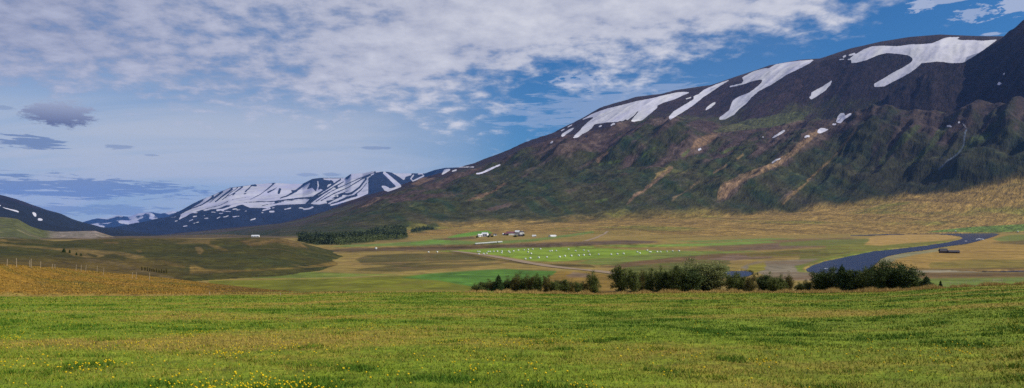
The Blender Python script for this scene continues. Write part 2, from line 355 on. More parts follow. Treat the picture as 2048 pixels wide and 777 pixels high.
for p, w in [([(90, 637), (140, 617)], 10), ([(30, 690), (80, 682)], 10), ([(140, 552), (190, 548)], 8), ([(250, 527), (310, 515)], 9), ([(320, 540), (370, 546)], 10), ([(375, 525), (450, 515), (520, 490), (595, 472)], 16), ([(430, 532), (530, 536)], 8),
             ([(540, 512), (600, 508)], 9), ([(380, 608), (425, 588)], 9), ([(440, 598), (510, 578)], 9), ([(540, 590), (620, 584)], 9), ([(722, 626), (785, 608)], 11), ([(852, 525), (940, 505)], 12), ([(948, 500), (990, 495)], 9), ([(925, 537), (980, 537)], 16),
             ([(838, 549), (872, 548)], 9), ([(1078, 515), (1152, 500)], 11), ([(1226, 498), (1280, 500)], 10), ([(1275, 514), (1330, 508), (1382, 488)], 16), ([(400, 560), (450, 553)], 8), ([(660, 536), (700, 530)], 8), ([(240, 582), (262, 577)], 8), ([(250, 608), (298, 604)], 10),
             ([(130, 590), (180, 582)], 9), ([(130, 660), (200, 645)], 8), ([(580, 525), (630, 515)], 7), ([(-60, 640), (-20, 630)], 9), ([(-100, 600), (-40, 590)], 8), ([(0, 570), (40, 560)], 8)]:
    s_add(stroke_poly(c4(p), w / 5.18))
# left mountain
s_add(stroke_poly(c6([(-60, 150), (0, 168), (12, 175)]), 2)); s_add(stroke_poly(c6([(20, 184), (60, 200), (110, 212), (160, 225), (203, 240)]), (1.2, 3)))
s_add(c6([(345, 248), (360, 240), (385, 250), (395, 275), (385, 292), (370, 285)])); s_add(c6([(405, 322), (415, 305), (450, 310), (465, 328), (440, 334), (412, 332)]))
# right mountain
s_add(c1([(580, 417), (640, 385), (700, 352), (780, 322), (850, 298), (1000, 263), (1150, 222), (1300, 195), (1420, 165), (1554, 135), (1600, 128)]) + c2([(200, 363), (262, 368), (200, 393), (130, 427), (60, 448), (0, 467)]) +
      c1([(1480, 232), (1420, 245), (1370, 268), (1372, 288), (1310, 340), (1215, 420), (1130, 436), (1095, 430), (1130, 385), (1180, 325), (1165, 325), (1130, 370), (1100, 390), (1060, 420), (1040, 408), (1010, 432), (985, 425), (960, 436), (900, 440), (850, 440), (800, 450), (745, 455), (715, 465), (690, 505), (640, 540), (600, 560), (540, 602), (493, 602), (530, 560), (570, 525), (595, 490), (650, 440), (715, 390), (680, 388), (620, 408)]))
for p, w in [([(765, 487), (795, 473)], 3), ([(890, 478), (900, 465), (932, 452)], 3), ([(440, 492), (492, 463)], 1.6), ([(370, 532), (412, 508)], 2), ([(262, 660), (292, 637)], 3)]: s_add(stroke_poly(c1(p), w))
s_add(c1([(368, 592), (385, 560), (450, 518), (515, 490), (490, 522), (440, 555), (395, 590)]))
s_add(c2([(82, 603), (76, 578), (120, 530), (220, 470), (292, 425), (290, 400), (330, 385), (380, 345), (480, 300), (612, 254), (520, 312), (430, 372), (370, 412), (310, 462), (240, 512), (160, 560), (100, 598)]))
s_add(stroke_poly(c2([(222, 425), (272, 410)]), 2)); s_add(c2([(382, 536), (405, 495), (450, 460), (482, 448), (478, 465), (440, 500), (400, 520)]))
s_add(c2([(513, 604), (512, 585), (560, 550), (598, 522), (612, 480), (628, 438), (680, 405), (770, 370), (830, 325), (872, 290), (886, 265), (868, 256), (800, 270), (720, 298), (660, 312), (596, 326), (606, 312), (660, 300), (705, 290), (722, 265), (708, 240), (760, 210), (810, 185), (900, 160), (940, 160), (1000, 125), (1100, 108), (1200, 95), (1332, 84), (1290, 118), (1200, 165), (1100, 212), (960, 302), (860, 352), (790, 410), (740, 470), (690, 505), (640, 560), (560, 602)]))
s_add(c2([(1303, 432), (1288, 412), (1305, 395), (1305, 370), (1340, 350), (1400, 318), (1490, 260), (1470, 305), (1430, 350), (1380, 385), (1340, 410)]))
s_add(c2([(950, 770), (1000, 735), (1075, 688), (1082, 700), (1055, 722), (1000, 752)])); s_add(c2([(1355, 716), (1365, 690), (1385, 674), (1463, 686), (1440, 698), (1385, 722)])); s_add(stroke_poly(c2([(1248, 757), (1270, 745), (1293, 747)]), 3.4))
s_add(c3([(240, 330), (232, 290), (270, 262), (300, 245), (340, 222), (400, 202), (480, 197), (590, 202), (690, 188), (780, 186), (850, 180), (900, 160), (940, 142), (985, 132), (1072, 132), (1040, 148), (1080, 155), (1170, 155), (1230, 160), (1352, 150), (1300, 190), (1230, 240), (1170, 280), (1092, 326), (1000, 331), (940, 322), (890, 318), (840, 325), (775, 330), (750, 355), (690, 400), (620, 440), (560, 470), (490, 508), (415, 512), (412, 488), (480, 450), (560, 400), (630, 365), (690, 328), (708, 305), (700, 288), (670, 270), (600, 260), (510, 253), (440, 270), (360, 305), (290, 325)]))
for p, w in [([(145, 303), (185, 300)], 2), ([(175, 285), (198, 272)], 4), ([(220, 272), (268, 256)], 3.5), ([(210, 304), (248, 298)], 2.5), ([(1354, 497), (1368, 480), (1380, 490)], 5), ([(1396, 418), (1406, 408)], 3)]: s_add(stroke_poly(c3(p), w))
s_add(c3([(122, 780), (135, 735), (155, 712), (185, 710), (190, 732), (225, 712), (242, 712), (238, 728), (190, 755), (155, 790)]))
s_add(stroke_poly(c8([(597, 160), (622, 158)]), 3)); s_add(stroke_poly(c8([(1338, 172), (1355, 168), (1370, 175)]), 3.6)); s_add(stroke_poly(c8([(206, 411), (232, 390), (266, 380)]), (2.4, 3, 2.0)))
s_add(stroke_poly(c7([(1150, 238), (1175, 222)]), 3.6)); s_add(stroke_poly(c8([(1412, 143), (1424, 150)]), 3.6)); s_add(stroke_poly(c8([(145, 243), (154, 240)]), 2))
s_add(stroke_poly(c8([(1440, 150), (1450, 163), (1470, 187)]), 2.0)); s_add(stroke_poly(c8([(1470, 187), (1456, 215), (1452, 260), (1450, 290)]), 1.0))
s_add(stroke_poly(c5([(1715, 138), (1760, 130), (1800, 118), (1850, 92), (1900, 70), (1955, 48)]), (2.4, 4, 3)))
stream = np.zeros((RH, RW), np.float32)
def st_add(y, sl, c): stream[y, sl] = np.maximum(stream[y, sl], c)
fill(stroke_poly(c8([(1470, 187), (1456, 215), (1452, 260), (1450, 290), (1425, 335), (1390, 365), (1350, 392), (1300, 440), (1285, 455)]), 1.7), st_add)

def samp(img, px, py):
    x = np.clip(px + OFF, 0, RW - 1.001); y = np.clip(py, 0, RH - 1.001)
    ix = x.astype(int); iy = y.astype(int); fx = (x - ix).astype(np.float32); fy = (y - iy).astype(np.float32)
    if img.ndim == 3: fx = fx[..., None]; fy = fy[..., None]
    return (img[iy, ix] * (1 - fx) + img[iy, ix + 1] * fx) * (1 - fy) + (img[iy + 1, ix] * (1 - fx) + img[iy + 1, ix + 1] * fx) * fy
def blur(img, n):
    k = np.hanning(2 * n + 3)[1:-1]; k /= k.sum()
    for ax in (0, 1):
        pad = [(0, 0)] * img.ndim; pad[ax] = (n, n)
        s = np.pad(img, pad, mode='edge'); acc = 0
        for i, w in enumerate(k):
            acc = acc + w * (s[i:i + img.shape[0]] if ax == 0 else s[:, i:i + img.shape[1]])
        img = acc.astype(np.float32)
    return img

def lin(c):
    c = np.array(c, float) / 255
    return np.where(c <= 0.04045, c / 12.92, ((c + 0.055) / 1.055) ** 2.4)
# albedo map of the valley (traced fields)
cover = np.zeros((RH, RW, 4), np.float32)
def paint(poly, rgb, k=0.8):
    a = lin(rgb) * k * (0.86, 0.88, 0.66)
    def f(y, sl, c):
        cover[y, sl, :3] = cover[y, sl, :3] * (1 - c[:, None]) + a * c[:, None]
        cover[y, sl, 3] = np.maximum(cover[y, sl, 3], c)
    fill(poly, f)
GOLD = (152, 130, 78); OLIVE = (96, 88, 52); HAY = (128, 152, 54); MUTED = (118, 132, 64); PURP = (92, 78, 76); EMER = (82, 122, 48)
paint([(-300, 430), (2348, 430), (2348, 600), (-300, 600)], GOLD)
paint([(1380, 497), (1480, 484), (1600, 478), (1700, 476), (1760, 484), (1700, 492), (1600, 498), (1480, 502)], (126, 102, 78))
# terrace
paint([(655, 494), (700, 490), (780, 487), (850, 481), (880, 477), (905, 480), (960, 484), (1060, 479), (1110, 473), (1185, 462), (1192, 466), (1130, 475), (1060, 484), (960, 491), (850, 492), (700, 494)], (112, 132, 72))
paint([(820, 487), (860, 480), (885, 477), (900, 481), (900, 486), (820, 489)], (112, 148, 68))
paint([(895, 475), (915, 469), (945, 464), (975, 461), (987, 467), (960, 470), (930, 474), (900, 477)], (110, 155, 62))
paint([(862, 480), (900, 476), (945, 474), (955, 478), (905, 481)], (100, 82, 62))
# scarp
paint([(660, 500), (700, 497), (800, 496), (860, 490), (950, 489), (1080, 485), (1250, 481), (1320, 483), (1300, 487), (1200, 491), (1100, 495), (1000, 497), (860, 501), (740, 502), (660, 505)], (98, 82, 78))
paint([(720, 498), (790, 495), (900, 493), (1000, 492), (1000, 496), (900, 499), (760, 501)], (92, 74, 60))
paint([(640, 500), (700, 499), (780, 502), (850, 500), (700, 505)], (88, 74, 52))
# olive heath
paint([(712, 520), (735, 511), (800, 508), (880, 507), (930, 510), (975, 518), (1000, 523), (940, 525), (860, 527), (790, 532), (720, 530)], OLIVE)
paint([(705, 541), (740, 535), (800, 530), (900, 529), (980, 526), (1020, 527), (960, 533), (870, 540), (800, 545), (740, 544)], (98, 88, 50))
# hay field + strips
paint([(1140, 494), (1230, 491), (1330, 489), (1430, 486), (1535, 482), (1560, 485), (1500, 489), (1430, 492), (1330, 494), (1220, 496)], (120, 145, 70))
paint([(868, 503), (930, 500), (990, 497), (1070, 496), (1150, 494), (1190, 495), (1250, 500), (1330, 501), (1360, 503), (1320, 507), (1250, 513), (1180, 519), (1110, 524), (1062, 522), (1000, 512), (940, 505)], HAY)
paint([(1180, 520), (1250, 513), (1320, 506), (1360, 502), (1450, 503), (1520, 502), (1450, 509), (1330, 519), (1260, 525), (1230, 531), (1190, 530), (1150, 526)], MUTED)
paint([(1190, 535), (1230, 531), (1260, 525), (1340, 517), (1440, 508), (1540, 506), (1560, 510), (1460, 516), (1340, 527), (1250, 537)], (112, 88, 66))
paint([(1230, 545), (1260, 533), (1340, 525), (1440, 517), (1460, 522), (1450, 560), (1240, 570)], (98, 102, 48))
paint([(1410, 520), (1460, 511), (1560, 508), (1540, 516), (1470, 522)], (128, 104, 96))
paint([(1480, 508), (1600, 500), (1700, 497), (1700, 505), (1600, 512), (1500, 514)], (104, 98, 46))
paint([(1430, 502), (1560, 487), (1700, 478), (1715, 483), (1640, 492), (1520, 502)], (118, 96, 86))
# emerald field and lower green fields
paint([(432, 546), (510, 541), (600, 543), (700, 547), (830, 550), (700, 556), (430, 557)], (120, 134, 62))
paint([(420, 562), (560, 559), (700, 556), (860, 549), (1010, 540), (1115, 543), (1080, 600), (640, 600), (420, 600)], (122, 124, 38))
paint([(800, 556), (860, 547), (940, 541), (1010, 538), (1060, 541), (1116, 543), (1095, 556), (1060, 600), (1000, 600), (950, 575), (880, 562)], EMER)
paint([(1100, 552), (1120, 543), (1180, 545), (1230, 552), (1235, 600), (1060, 600)], (140, 112, 54))
paint([(1130, 552), (1150, 545), (1185, 549), (1170, 555), (1140, 555)], (130, 108, 96))
# ditches along the track
paint([(880, 504), (925, 506), (1000, 520), (1090, 528), (1180, 530), (1192, 535), (1130, 534), (1050, 529), (980, 520), (930, 511)], (88, 76, 40))
# right bank
paint([(1600, 500), (1680, 495), (1740, 488), (1740, 500), (1650, 515), (1600, 530)], (110, 108, 52))
paint([(1480, 535), (1510, 524), (1570, 521), (1640, 518), (1612, 527), (1600, 533), (1600, 540), (1640, 550), (1700, 560), (1560, 562), (1520, 548)], (134, 122, 116))
paint([(1495, 532), (1530, 524), (1530, 540), (1510, 548), (1495, 542)], (142, 132, 58))
paint([(1590, 532), (1640, 518), (1700, 507), (1760, 498), (1800, 496), (1700, 512), (1650, 520), (1612, 532), (1605, 541), (1640, 547), (1600, 545)], (112, 122, 52))
paint([(1650, 492), (1740, 485), (1900, 482), (1930, 477), (1905, 487), (1850, 491), (1760, 500), (1660, 512)], (120, 120, 56))
paint([(1728, 490), (1738, 476), (1765, 470), (1850, 467), (1905, 471), (1920, 476), (1880, 482), (1810, 487), (1760, 492)], (182, 148, 96))
paint([(1780, 520), (1880, 500), (1940, 488), (1985, 470), (2348, 462), (2348, 545), (1820, 546), (1780, 538)], (168, 136, 80))
paint([(1860, 525), (1950, 520), (2348, 518), (2348, 536), (1950, 538), (1860, 536)], (136, 120, 62))
paint([(1750, 530), (1758, 519), (1800, 508), (1870, 500), (1900, 494), (1880, 503), (1830, 510), (1790, 520), (1775, 530)], (142, 138, 118))
paint([(1840, 466), (1880, 460), (1940, 454), (2048, 448), (2348, 444), (2348, 461), (2048, 463), (1990, 466), (1900, 465)], (104, 126, 64))
paint([(1985, 478), (2020, 470), (2348, 464), (2348, 480), (2030, 483), (2000, 483)], (116, 126, 66))
paint([(1980, 486), (2060, 480), (2348, 478), (2348, 490), (2040, 490)], (108, 92, 56))
paint([(1815, 541), (1900, 541), (2000, 541), (2048, 542), (2048, 547), (1960, 549), (1830, 550)], (150, 142, 138))
paint([(1800, 546), (2348, 542), (2348, 552), (1800, 556)], (116, 96, 60))
paint([(1780, 560), (1900, 556), (2348, 552), (2348, 590), (1780, 590)], (112, 130, 58))
paint([(1640, 562), (1800, 548), (1830, 552), (1640, 575)], (150, 120, 70))

for p, w, c in [([(1150, 497), (1300, 497), (1400, 499), (1500, 500)], 1.2, (92, 80, 46)), ([(1188, 493), (1250, 496), (1340, 499), (1430, 500)], 2.6, (150, 124, 80)), ([(700, 499), (820, 503), (920, 500)], 1.2, (82, 68, 48)), ([(960, 538), (1080, 531), (1100, 530)], 1.2, (150, 126, 80)),
                ([(600, 557), (700, 555), (830, 549), (930, 542), (1010, 536)], 1.6, (164, 142, 90)), ([(660, 528), (760, 526), (900, 523), (960, 521)], 1.4, (152, 124, 78)), ([(1200, 531), (1280, 524), (1360, 514), (1450, 508)], 1.4, (96, 76, 50)), ([(1480, 511), (1560, 508), (1640, 503)], 1.5, (88, 72, 44)),
                ([(1500, 519), (1560, 515), (1640, 511), (1700, 505)], 1.3, (84, 70, 50)), ([(1780, 517), (1900, 521), (2040, 514)], 1.0, (138, 112, 66)), ([(1820, 538), (1900, 539.5), (2048, 537)], 2.0, (70, 60, 46)), ([(1820, 553), (1950, 551), (2100, 549)], 2.2, (84, 66, 50)), ([(640, 496.5), (860, 493), (1000, 488.6), (1250, 480.5)], 1.4, (150, 120, 80)),
                ([(1300, 478), (1420, 473), (1560, 468), (1640, 466)], 1.2, (92, 76, 50)), ([(1240, 472), (1400, 466), (1500, 462)], 1.2, (98, 80, 54)), ([(1190, 476), (1230, 474), (1300, 470)], 2, (170, 142, 90))]:
    paint(stroke_poly(p, w), c)
paint([(1560, 486), (1640, 480), (1740, 478), (1735, 486), (1660, 492), (1560, 492)], (112, 118, 62))
paint([(1330, 483), (1430, 481), (1540, 477), (1600, 478), (1500, 482), (1400, 485)], (112, 136, 72))
# tints of the slopes: tan scree tongues, greener patches
tint = np.zeros((RH, RW, 4), np.float32)
def tpaint(poly, rgb, k=1.0):
    a = lin(rgb) * k
    def f(y, sl, c):
        tint[y, sl, :3] = tint[y, sl, :3] * (1 - c[:, None]) + a * c[:, None]
        tint[y, sl, 3] = np.maximum(tint[y, sl, 3], c)
    fill(poly, f)
TAN = (138, 108, 84)
tpaint(c7([(1300, 620), (1320, 560), (1345, 490), (1420, 450), (1554, 395), (1560, 445), (1480, 500), (1400, 560), (1375, 615)]), TAN)
tpaint(stroke_poly([(1500, 350), (1560, 325), (1600, 292), (1638, 262)], (14, 9)), (140, 110, 84))
tpaint(stroke_poly([(1565, 408), (1600, 376), (1650, 330), (1695, 280), (1715, 255)], (5, 4)), (138, 108, 76))
tpaint(c7([(770, 490), (830, 420), (930, 355), (960, 365), (850, 440)]), (150, 122, 80))
tpaint(stroke_poly([(1250, 408), (1290, 380), (1345, 335)], (4, 7)), (128, 98, 84))
tpaint(c7([(1095, 225), (1130, 170), (1200, 120), (1310, 105), (1290, 140), (1200, 200), (1130, 225)]), (140, 108, 84))
tpaint(stroke_poly(c7([(940, 635), (1020, 580), (1100, 520), (1165, 475)]), (2, 4)), (132, 108, 84))
tpaint(stroke_poly(c7([(1270, 415), (1320, 380), (1380, 350)]), 5), (136, 108, 84))
tpaint(stroke_poly(c7([(1440, 310), (1505, 270)]), 5), (140, 112, 80))
tpaint(stroke_poly(c7([(360, 330), (420, 270), (450, 250)]), 8), (128, 96, 80))
0 and tpaint(c7([(-100, 260), (0, 190), (140, 165), (350, 160), (620, 135), (850, 45), (870, 65), (640, 170), (400, 190), (200, 200), (60, 270), (-60, 330)]), (122, 104, 84))
tpaint(c5([(1070, 240), (1180, 180), (1350, 175), (1300, 195), (1150, 250)]), (140, 108, 84))
tpaint(c5([(560, 480), (700, 400), (800, 365), (760, 400), (650, 460)]), (134, 108, 92))
tpaint(c5([(1620, 410), (1720, 340), (1850, 310), (1980, 225), (2040, 215), (1900, 310), (1750, 380)]), (128, 96, 78))
for p in [[(1440, 308), (1470, 297), (1500, 290)], [(1190, 404), (1205, 402), (1216, 398)], [(1195, 330), (1210, 328), (1240, 322)], [(1285, 315), (1305, 300), (1312, 295)], [(1365, 315), (1380, 300)]]:
    tpaint(stroke_poly(p, 5), (84, 98, 44), 0.8)
tpaint([(1420, 262), (1500, 240), (1560, 228), (1620, 222), (1610, 240), (1540, 255), (1440, 266)], (92, 96, 58), 0.9)
for p in [c8([(880, 420), (960, 330), (1060, 220), (1150, 160), (1180, 170), (1100, 250), (1000, 330), (930, 420)]), c8([(1100, 420), (1200, 310), (1300, 180), (1360, 175), (1290, 260), (1180, 380)]), c8([(1380, 340), (1440, 300), (1500, 240), (1640, 200), (1600, 260), (1450, 340)])]:
    tpaint(p, (82, 96, 44), 0.8)
tpaint(stroke_poly([(1560, 352), (1640, 346), (1760, 340), (1850, 320), (1920, 307), (1980, 304), (2048, 310)], 1.8), (104, 104, 60), 0.9)
tpaint(stroke_poly([(1100, 394), (1180, 386), (1260, 380)], 1.6), (120, 106, 84))
# golden lower slopes over the fans (right) and foothill of the valley end
cb = blur(cover, 1); tb = blur(tint, 2)
snowb = blur(snow, 1); streamb = stream

forest = np.zeros((RH, RW), np.float32)
def f_add(y, sl, c): forest[y, sl] = np.maximum(forest[y, sl], c)
cf = crop(600, 430, 5.69)
fill(cf([(-20, 200), (60, 215), (150, 225), (270, 215), (380, 215), (470, 190), (560, 200), (640, 195), (700, 160), (760, 175), (860, 150), (1000, 130), (1100, 120), (1240, 105), (1260, 120), (1180, 150), (1210, 200), (1230, 240), (1220, 270), (1050, 290), (860, 300), (700, 325), (500, 340), (350, 352), (200, 350), (100, 330), (0, 300), (-20, 290)]), f_add)
fill(cf([(1240, 180), (1350, 150), (1460, 125), (1560, 100), (1600, 115), (1590, 140), (1500, 170), (1380, 195), (1260, 205)]), f_add)
shrubs = np.zeros((RH, RW), np.float32)
def sh_add(y, sl, c): shrubs[y, sl] = np.maximum(shrubs[y, sl], c)
fill([(640, 452), (700, 440), (760, 425), (840, 412), (930, 408), (1000, 415), (980, 430), (900, 440), (850, 452), (780, 462), (700, 470)], sh_add)
g_ = ((CID == 5) | (CID == 0)) & (R2 > 850) & (R2 < 4300)
FM = np.zeros(PX.shape); 
FM[g_] = samp(blur(forest, 4), PX[g_] + 12 * fbm(U[g_] / 160, V[g_] / 160, 3, 301), PY[g_] + 4 * fbm(U[g_] / 120, V[g_] / 160, 3, 302))
fm = FM.copy(); sh_ = np.zeros(PX.shape); sh_[g_] = 0.62 * samp(blur(shrubs, 6), PX[g_], PY[g_]); fm = np.maximum(fm, sh_)
# ------------------------------------------------------------------ vertex albedo
sh = (NR, NC)
COLR = np.zeros(sh + (3,), np.float32)
SN = np.zeros(sh, np.float32)
def mix(a, b, t):
    return a * (1 - t[..., None]) + b * t[..., None]
L = lambda c, k=0.8: (lin(c) * k).astype(np.float32)
def setrows(m, fn):
    rows = np.where(m.any(axis=1))[0]
    if not len(rows): return
    s = slice(rows[0], rows[-1] + 1)
    c = fn(s)
    COLR[s][m[s]] = c[m[s]]

def valley_col(s):
    x, y, px, py, r = X[s], Y[s], PX[s], PY[s], R2[s]
    n1 = fbm(x / 60, y / 60, 3, 101); n2 = fbm(x / 12, y / 12, 3, 102); n3 = fbm(x / 300, y / 40, 3, 103)
    jit = np.clip(300 / r, 0, 1) * 1.2 + 0.35
    c = samp(cb, px + (n2 * 5 + n1 * 7) * np.minimum(jit, 1.2), py + (n1 + 0.6 * n2) * jit)
    col = c[..., :3]
    n5 = fbm(x / 25, y / 60, 3, 105)
    var = 1 + 0.36 * n2 + 0.25 * n1 + 0.2 * n3 + 0.3 * n5
    col = col * var[..., None]
    col = mix(col, np.broadcast_to(L((70, 62, 52)), col.shape), sstep(1250, 1500, r) * sstep(az_el(700, 470)[0], az_el(560, 470)[0], A2[s]) * 0.9)
    col = mix(col, L((58, 70, 38)), np.clip(FM[s] * 1.5, 0, 1) * 0.85)
    # brownish dry streaks
    g = samp(cb, px, py)[..., :3]
    greenish = sstep(0.02, 0.09, g[..., 1] - g[..., 0] * 0.95)
    col = mix(col, np.broadcast_to(L((110, 84, 56)), col.shape), (1 - greenish) * np.clip(sstep(0.1, 0.5, n3 + 0.3 * n2) * 0.5 + sstep(0.12, 0.4, n5 + 0.3 * n2) * 0.35, 0, 1))
    return col
mV = (CID == 0) & (R2 > 117)
setrows(mV, valley_col)

def meadow_col(s):
    x, y = X[s], Y[s]
    n1 = fbm(x / 14, y / 9, 3, 111); n2 = fbm(x / 2.2, y / 1.6, 3, 112); n3 = fbm(x / 45, y / 30, 2, 113); n4 = fbm(x / 0.5, y / 0.5, 2, 114)
    c = np.broadcast_to(L((120, 140, 36)), x.shape + (3,)).astype(np.float32)
    c = mix(c, L((116, 138, 44)), sstep(-0.2, 0.5, n3))
    c = mix(c, L((152, 126, 66)), np.clip(sstep(-0.15, 0.45, n1 + 0.35 * n2) * 0.75, 0, 1))
    c = mix(c, L((80, 116, 38)), sstep(0.30, 0.50, n2 - 0.35 * n1) * 0.42)
    return c * (1 + 0.25 * n4 + 0.15 * n2)[..., None] * np.array((1.0, 0.97, 0.72), np.float32)
mM = (CID == 0) & (R2 <= 117)
setrows(mM, meadow_col)

def bank_col(s):
    x, y, px, py = X[s], Y[s], PX[s], PY[s]
    n1 = fbm(x / 30, y / 12, 3, 121); n2 = fbm(x / 3, y / 2.5, 3, 122)
    c = np.broadcast_to(L((160, 118, 50)), x.shape + (3,)).astype(np.float32)
    c = mix(c, L((128, 108, 36)), sstep(-0.1, 0.35, n1))
    c = mix(c, L((104, 88, 48)), sstep(0.05, 0.45, n2) * 0.8)
    back = sstep(370, 470, px + 60 * n1)
    c = mix(c, L((108, 80, 46)), back * 0.75)
    c = mix(c, L((176, 148, 84)), sstep(3, 0, R2[s] - 119 - 2 * n2) * 0.7)
    return c * (1 + 0.35 * n2)[..., None] * np.array((0.74, 0.80, 0.52), np.float32)
setrows(CID == 1, bank_col)

# moraine hill: tan paths and bare ground, dark green slope
hill = np.zeros((RH, RW, 4), np.float32)
def hpaint(poly, rgb, k=0.8):
    a = lin(rgb) * k * (0.86, 0.88, 0.7)
    def f(y, sl, c):
        hill[y, sl, :3] = hill[y, sl, :3] * (1 - c[:, None]) + a * c[:, None]
        hill[y, sl, 3] = np.maximum(hill[y, sl, 3], c)
    fill(poly, f)
ch = crop(0, 380, 3.238); ch2 = crop(380, 300, 2.429); ch3 = crop(0, 500, 6.4)
hpaint(ch([(0, 350), (120, 360), (300, 372), (400, 380), (530, 378), (650, 392), (800, 405), (880, 420), (945, 435), (870, 450), (800, 430), (700, 420), (640, 440), (560, 440), (480, 430), (420, 400), (330, 385), (200, 375), (0, 362)]), (150, 124, 92))
hpaint(ch([(560, 440), (660, 455), (780, 475), (850, 500), (960, 520), (1100, 560), (1180, 575), (1160, 590), (1000, 560), (880, 530), (760, 490), (600, 470), (520, 450)]), (116, 98, 78))
hpaint(ch([(560, 408), (640, 425), (620, 440), (570, 425)]), (74, 70, 38)); hpaint(ch([(670, 420), (740, 415), (830, 440), (800, 460), (690, 440)]), (70, 68, 36))
hpaint(ch([(1260, 370), (1300, 372), (1322, 395), (1300, 420), (1280, 410)]), (150, 124, 94)); hpaint(ch([(1140, 345), (1240, 330), (1360, 320), (1360, 350), (1290, 345), (1160, 352)]), (136, 112, 84))
hpaint(ch2([(70, 455), (130, 465), (190, 490), (170, 492), (110, 475)]), (138, 114, 80)); hpaint(ch2([(230, 440), (330, 445), (480, 430), (540, 455), (580, 480), (500, 470), (420, 450), (300, 470)]), (132, 106, 80))
hpaint(ch([(880, 390), (915, 392), (920, 405), (895, 402)]), (140, 114, 84)); hpaint(ch([(660, 338), (760, 338), (770, 348), (690, 348)]), (132, 104, 72))
hpaint(ch([(1020, 450), (1200, 495), (1200, 507), (1100, 490)]), (120, 98, 66)); hpaint(ch([(1240, 480), (1350, 520), (1350, 535), (1260, 495)]), (140, 114, 72))
hpaint(ch([(100, 305), (230, 300), (240, 315), (120, 320)]), (140, 112, 86)); hpaint(ch([(0, 320), (50, 328), (40, 334), (0, 330)]), (160, 132, 92))
hpaint(ch2([(0, 560), (80, 580), (250, 585), (560, 570), (700, 540), (800, 525), (800, 560), (100, 600), (0, 600)]), (150, 122, 78), 0.8)
hb = blur(hill, 1)
def knoll_col(s):
    x, y, px, py = X[s], Y[s], PX[s], PY[s]
    n1 = fbm(x / 70, y / 40, 3, 131); n2 = fbm(x / 8, y / 8, 3, 132)
    top_ = sstep(492, 480, py + 5 * n1)
    c = np.broadcast_to(L((78, 76, 34)), x.shape + (3,)).astype(np.float32)
    c = mix(c, L((62, 68, 32)), sstep(-0.2, 0.3, n1))
    c = mix(c, L((118, 96, 62)), top_ * sstep(-0.15, 0.35, n1 + 0.5 * n2) * 0.7)
    lo = sstep(430, 250, px) * sstep(505, 530, py)
    c = mix(c, L((112, 90, 48)), lo * 0.7)
    c = mix(c, L((124, 100, 66)), sstep(0.34, 0.6, n1 + 0.3 * n2) * 0.4)
    h = samp(hb, px + 2 * n2, py + n1)
    c = mix(c, h[..., :3] / np.maximum(h[..., 3:], 0.01), h[..., 3] * np.clip(0.75 + 0.6 * n2, 0.2, 1))
    return c * (1 + 0.5 * n2)[..., None] * np.array((0.70, 0.70, 0.50), np.float32) * (1 + 0.35 * fbm(x / 25, y / 70, 3, 134))[..., None]
setrows(CID == 2, knoll_col)
def gravel_col(s):
    x, y, px, py = X[s], Y[s], PX[s], PY[s]
    n1 = fbm(x / 150, y / 120, 3, 141); n2 = fbm(x / 25, y / 50, 4, 142)
    c = np.broadcast_to(L((80, 84, 50)), x.shape + (3,)).astype(np.float32)
    c = mix(c, L((122, 106, 88)), sstep(0.0, 0.4, n1 + 0.3 * n2))
    c = mix(c, L((136, 124, 118)), sstep(85, 115, px) * sstep(225, 190, px) * (0.7 + 0.3 * n2))
    return c * (1 + 0.4 * n2)[..., None]
setrows(CID == 3, gravel_col)
def left_col(s):
    x, y = X[s], Y[s]
    n1 = fbm(x / 500, y / 400, 4, 151)
    zz = Z[s]
    c = np.broadcast_to(L((32, 28, 40)), x.shape + (3,)).astype(np.float32)
    c = mix(c, L((22, 28, 34)), sstep(260, 120, zz + 150 * n1))
    return c * (1 + 0.5 * n1)[..., None]
setrows(CID == 4, left_col)
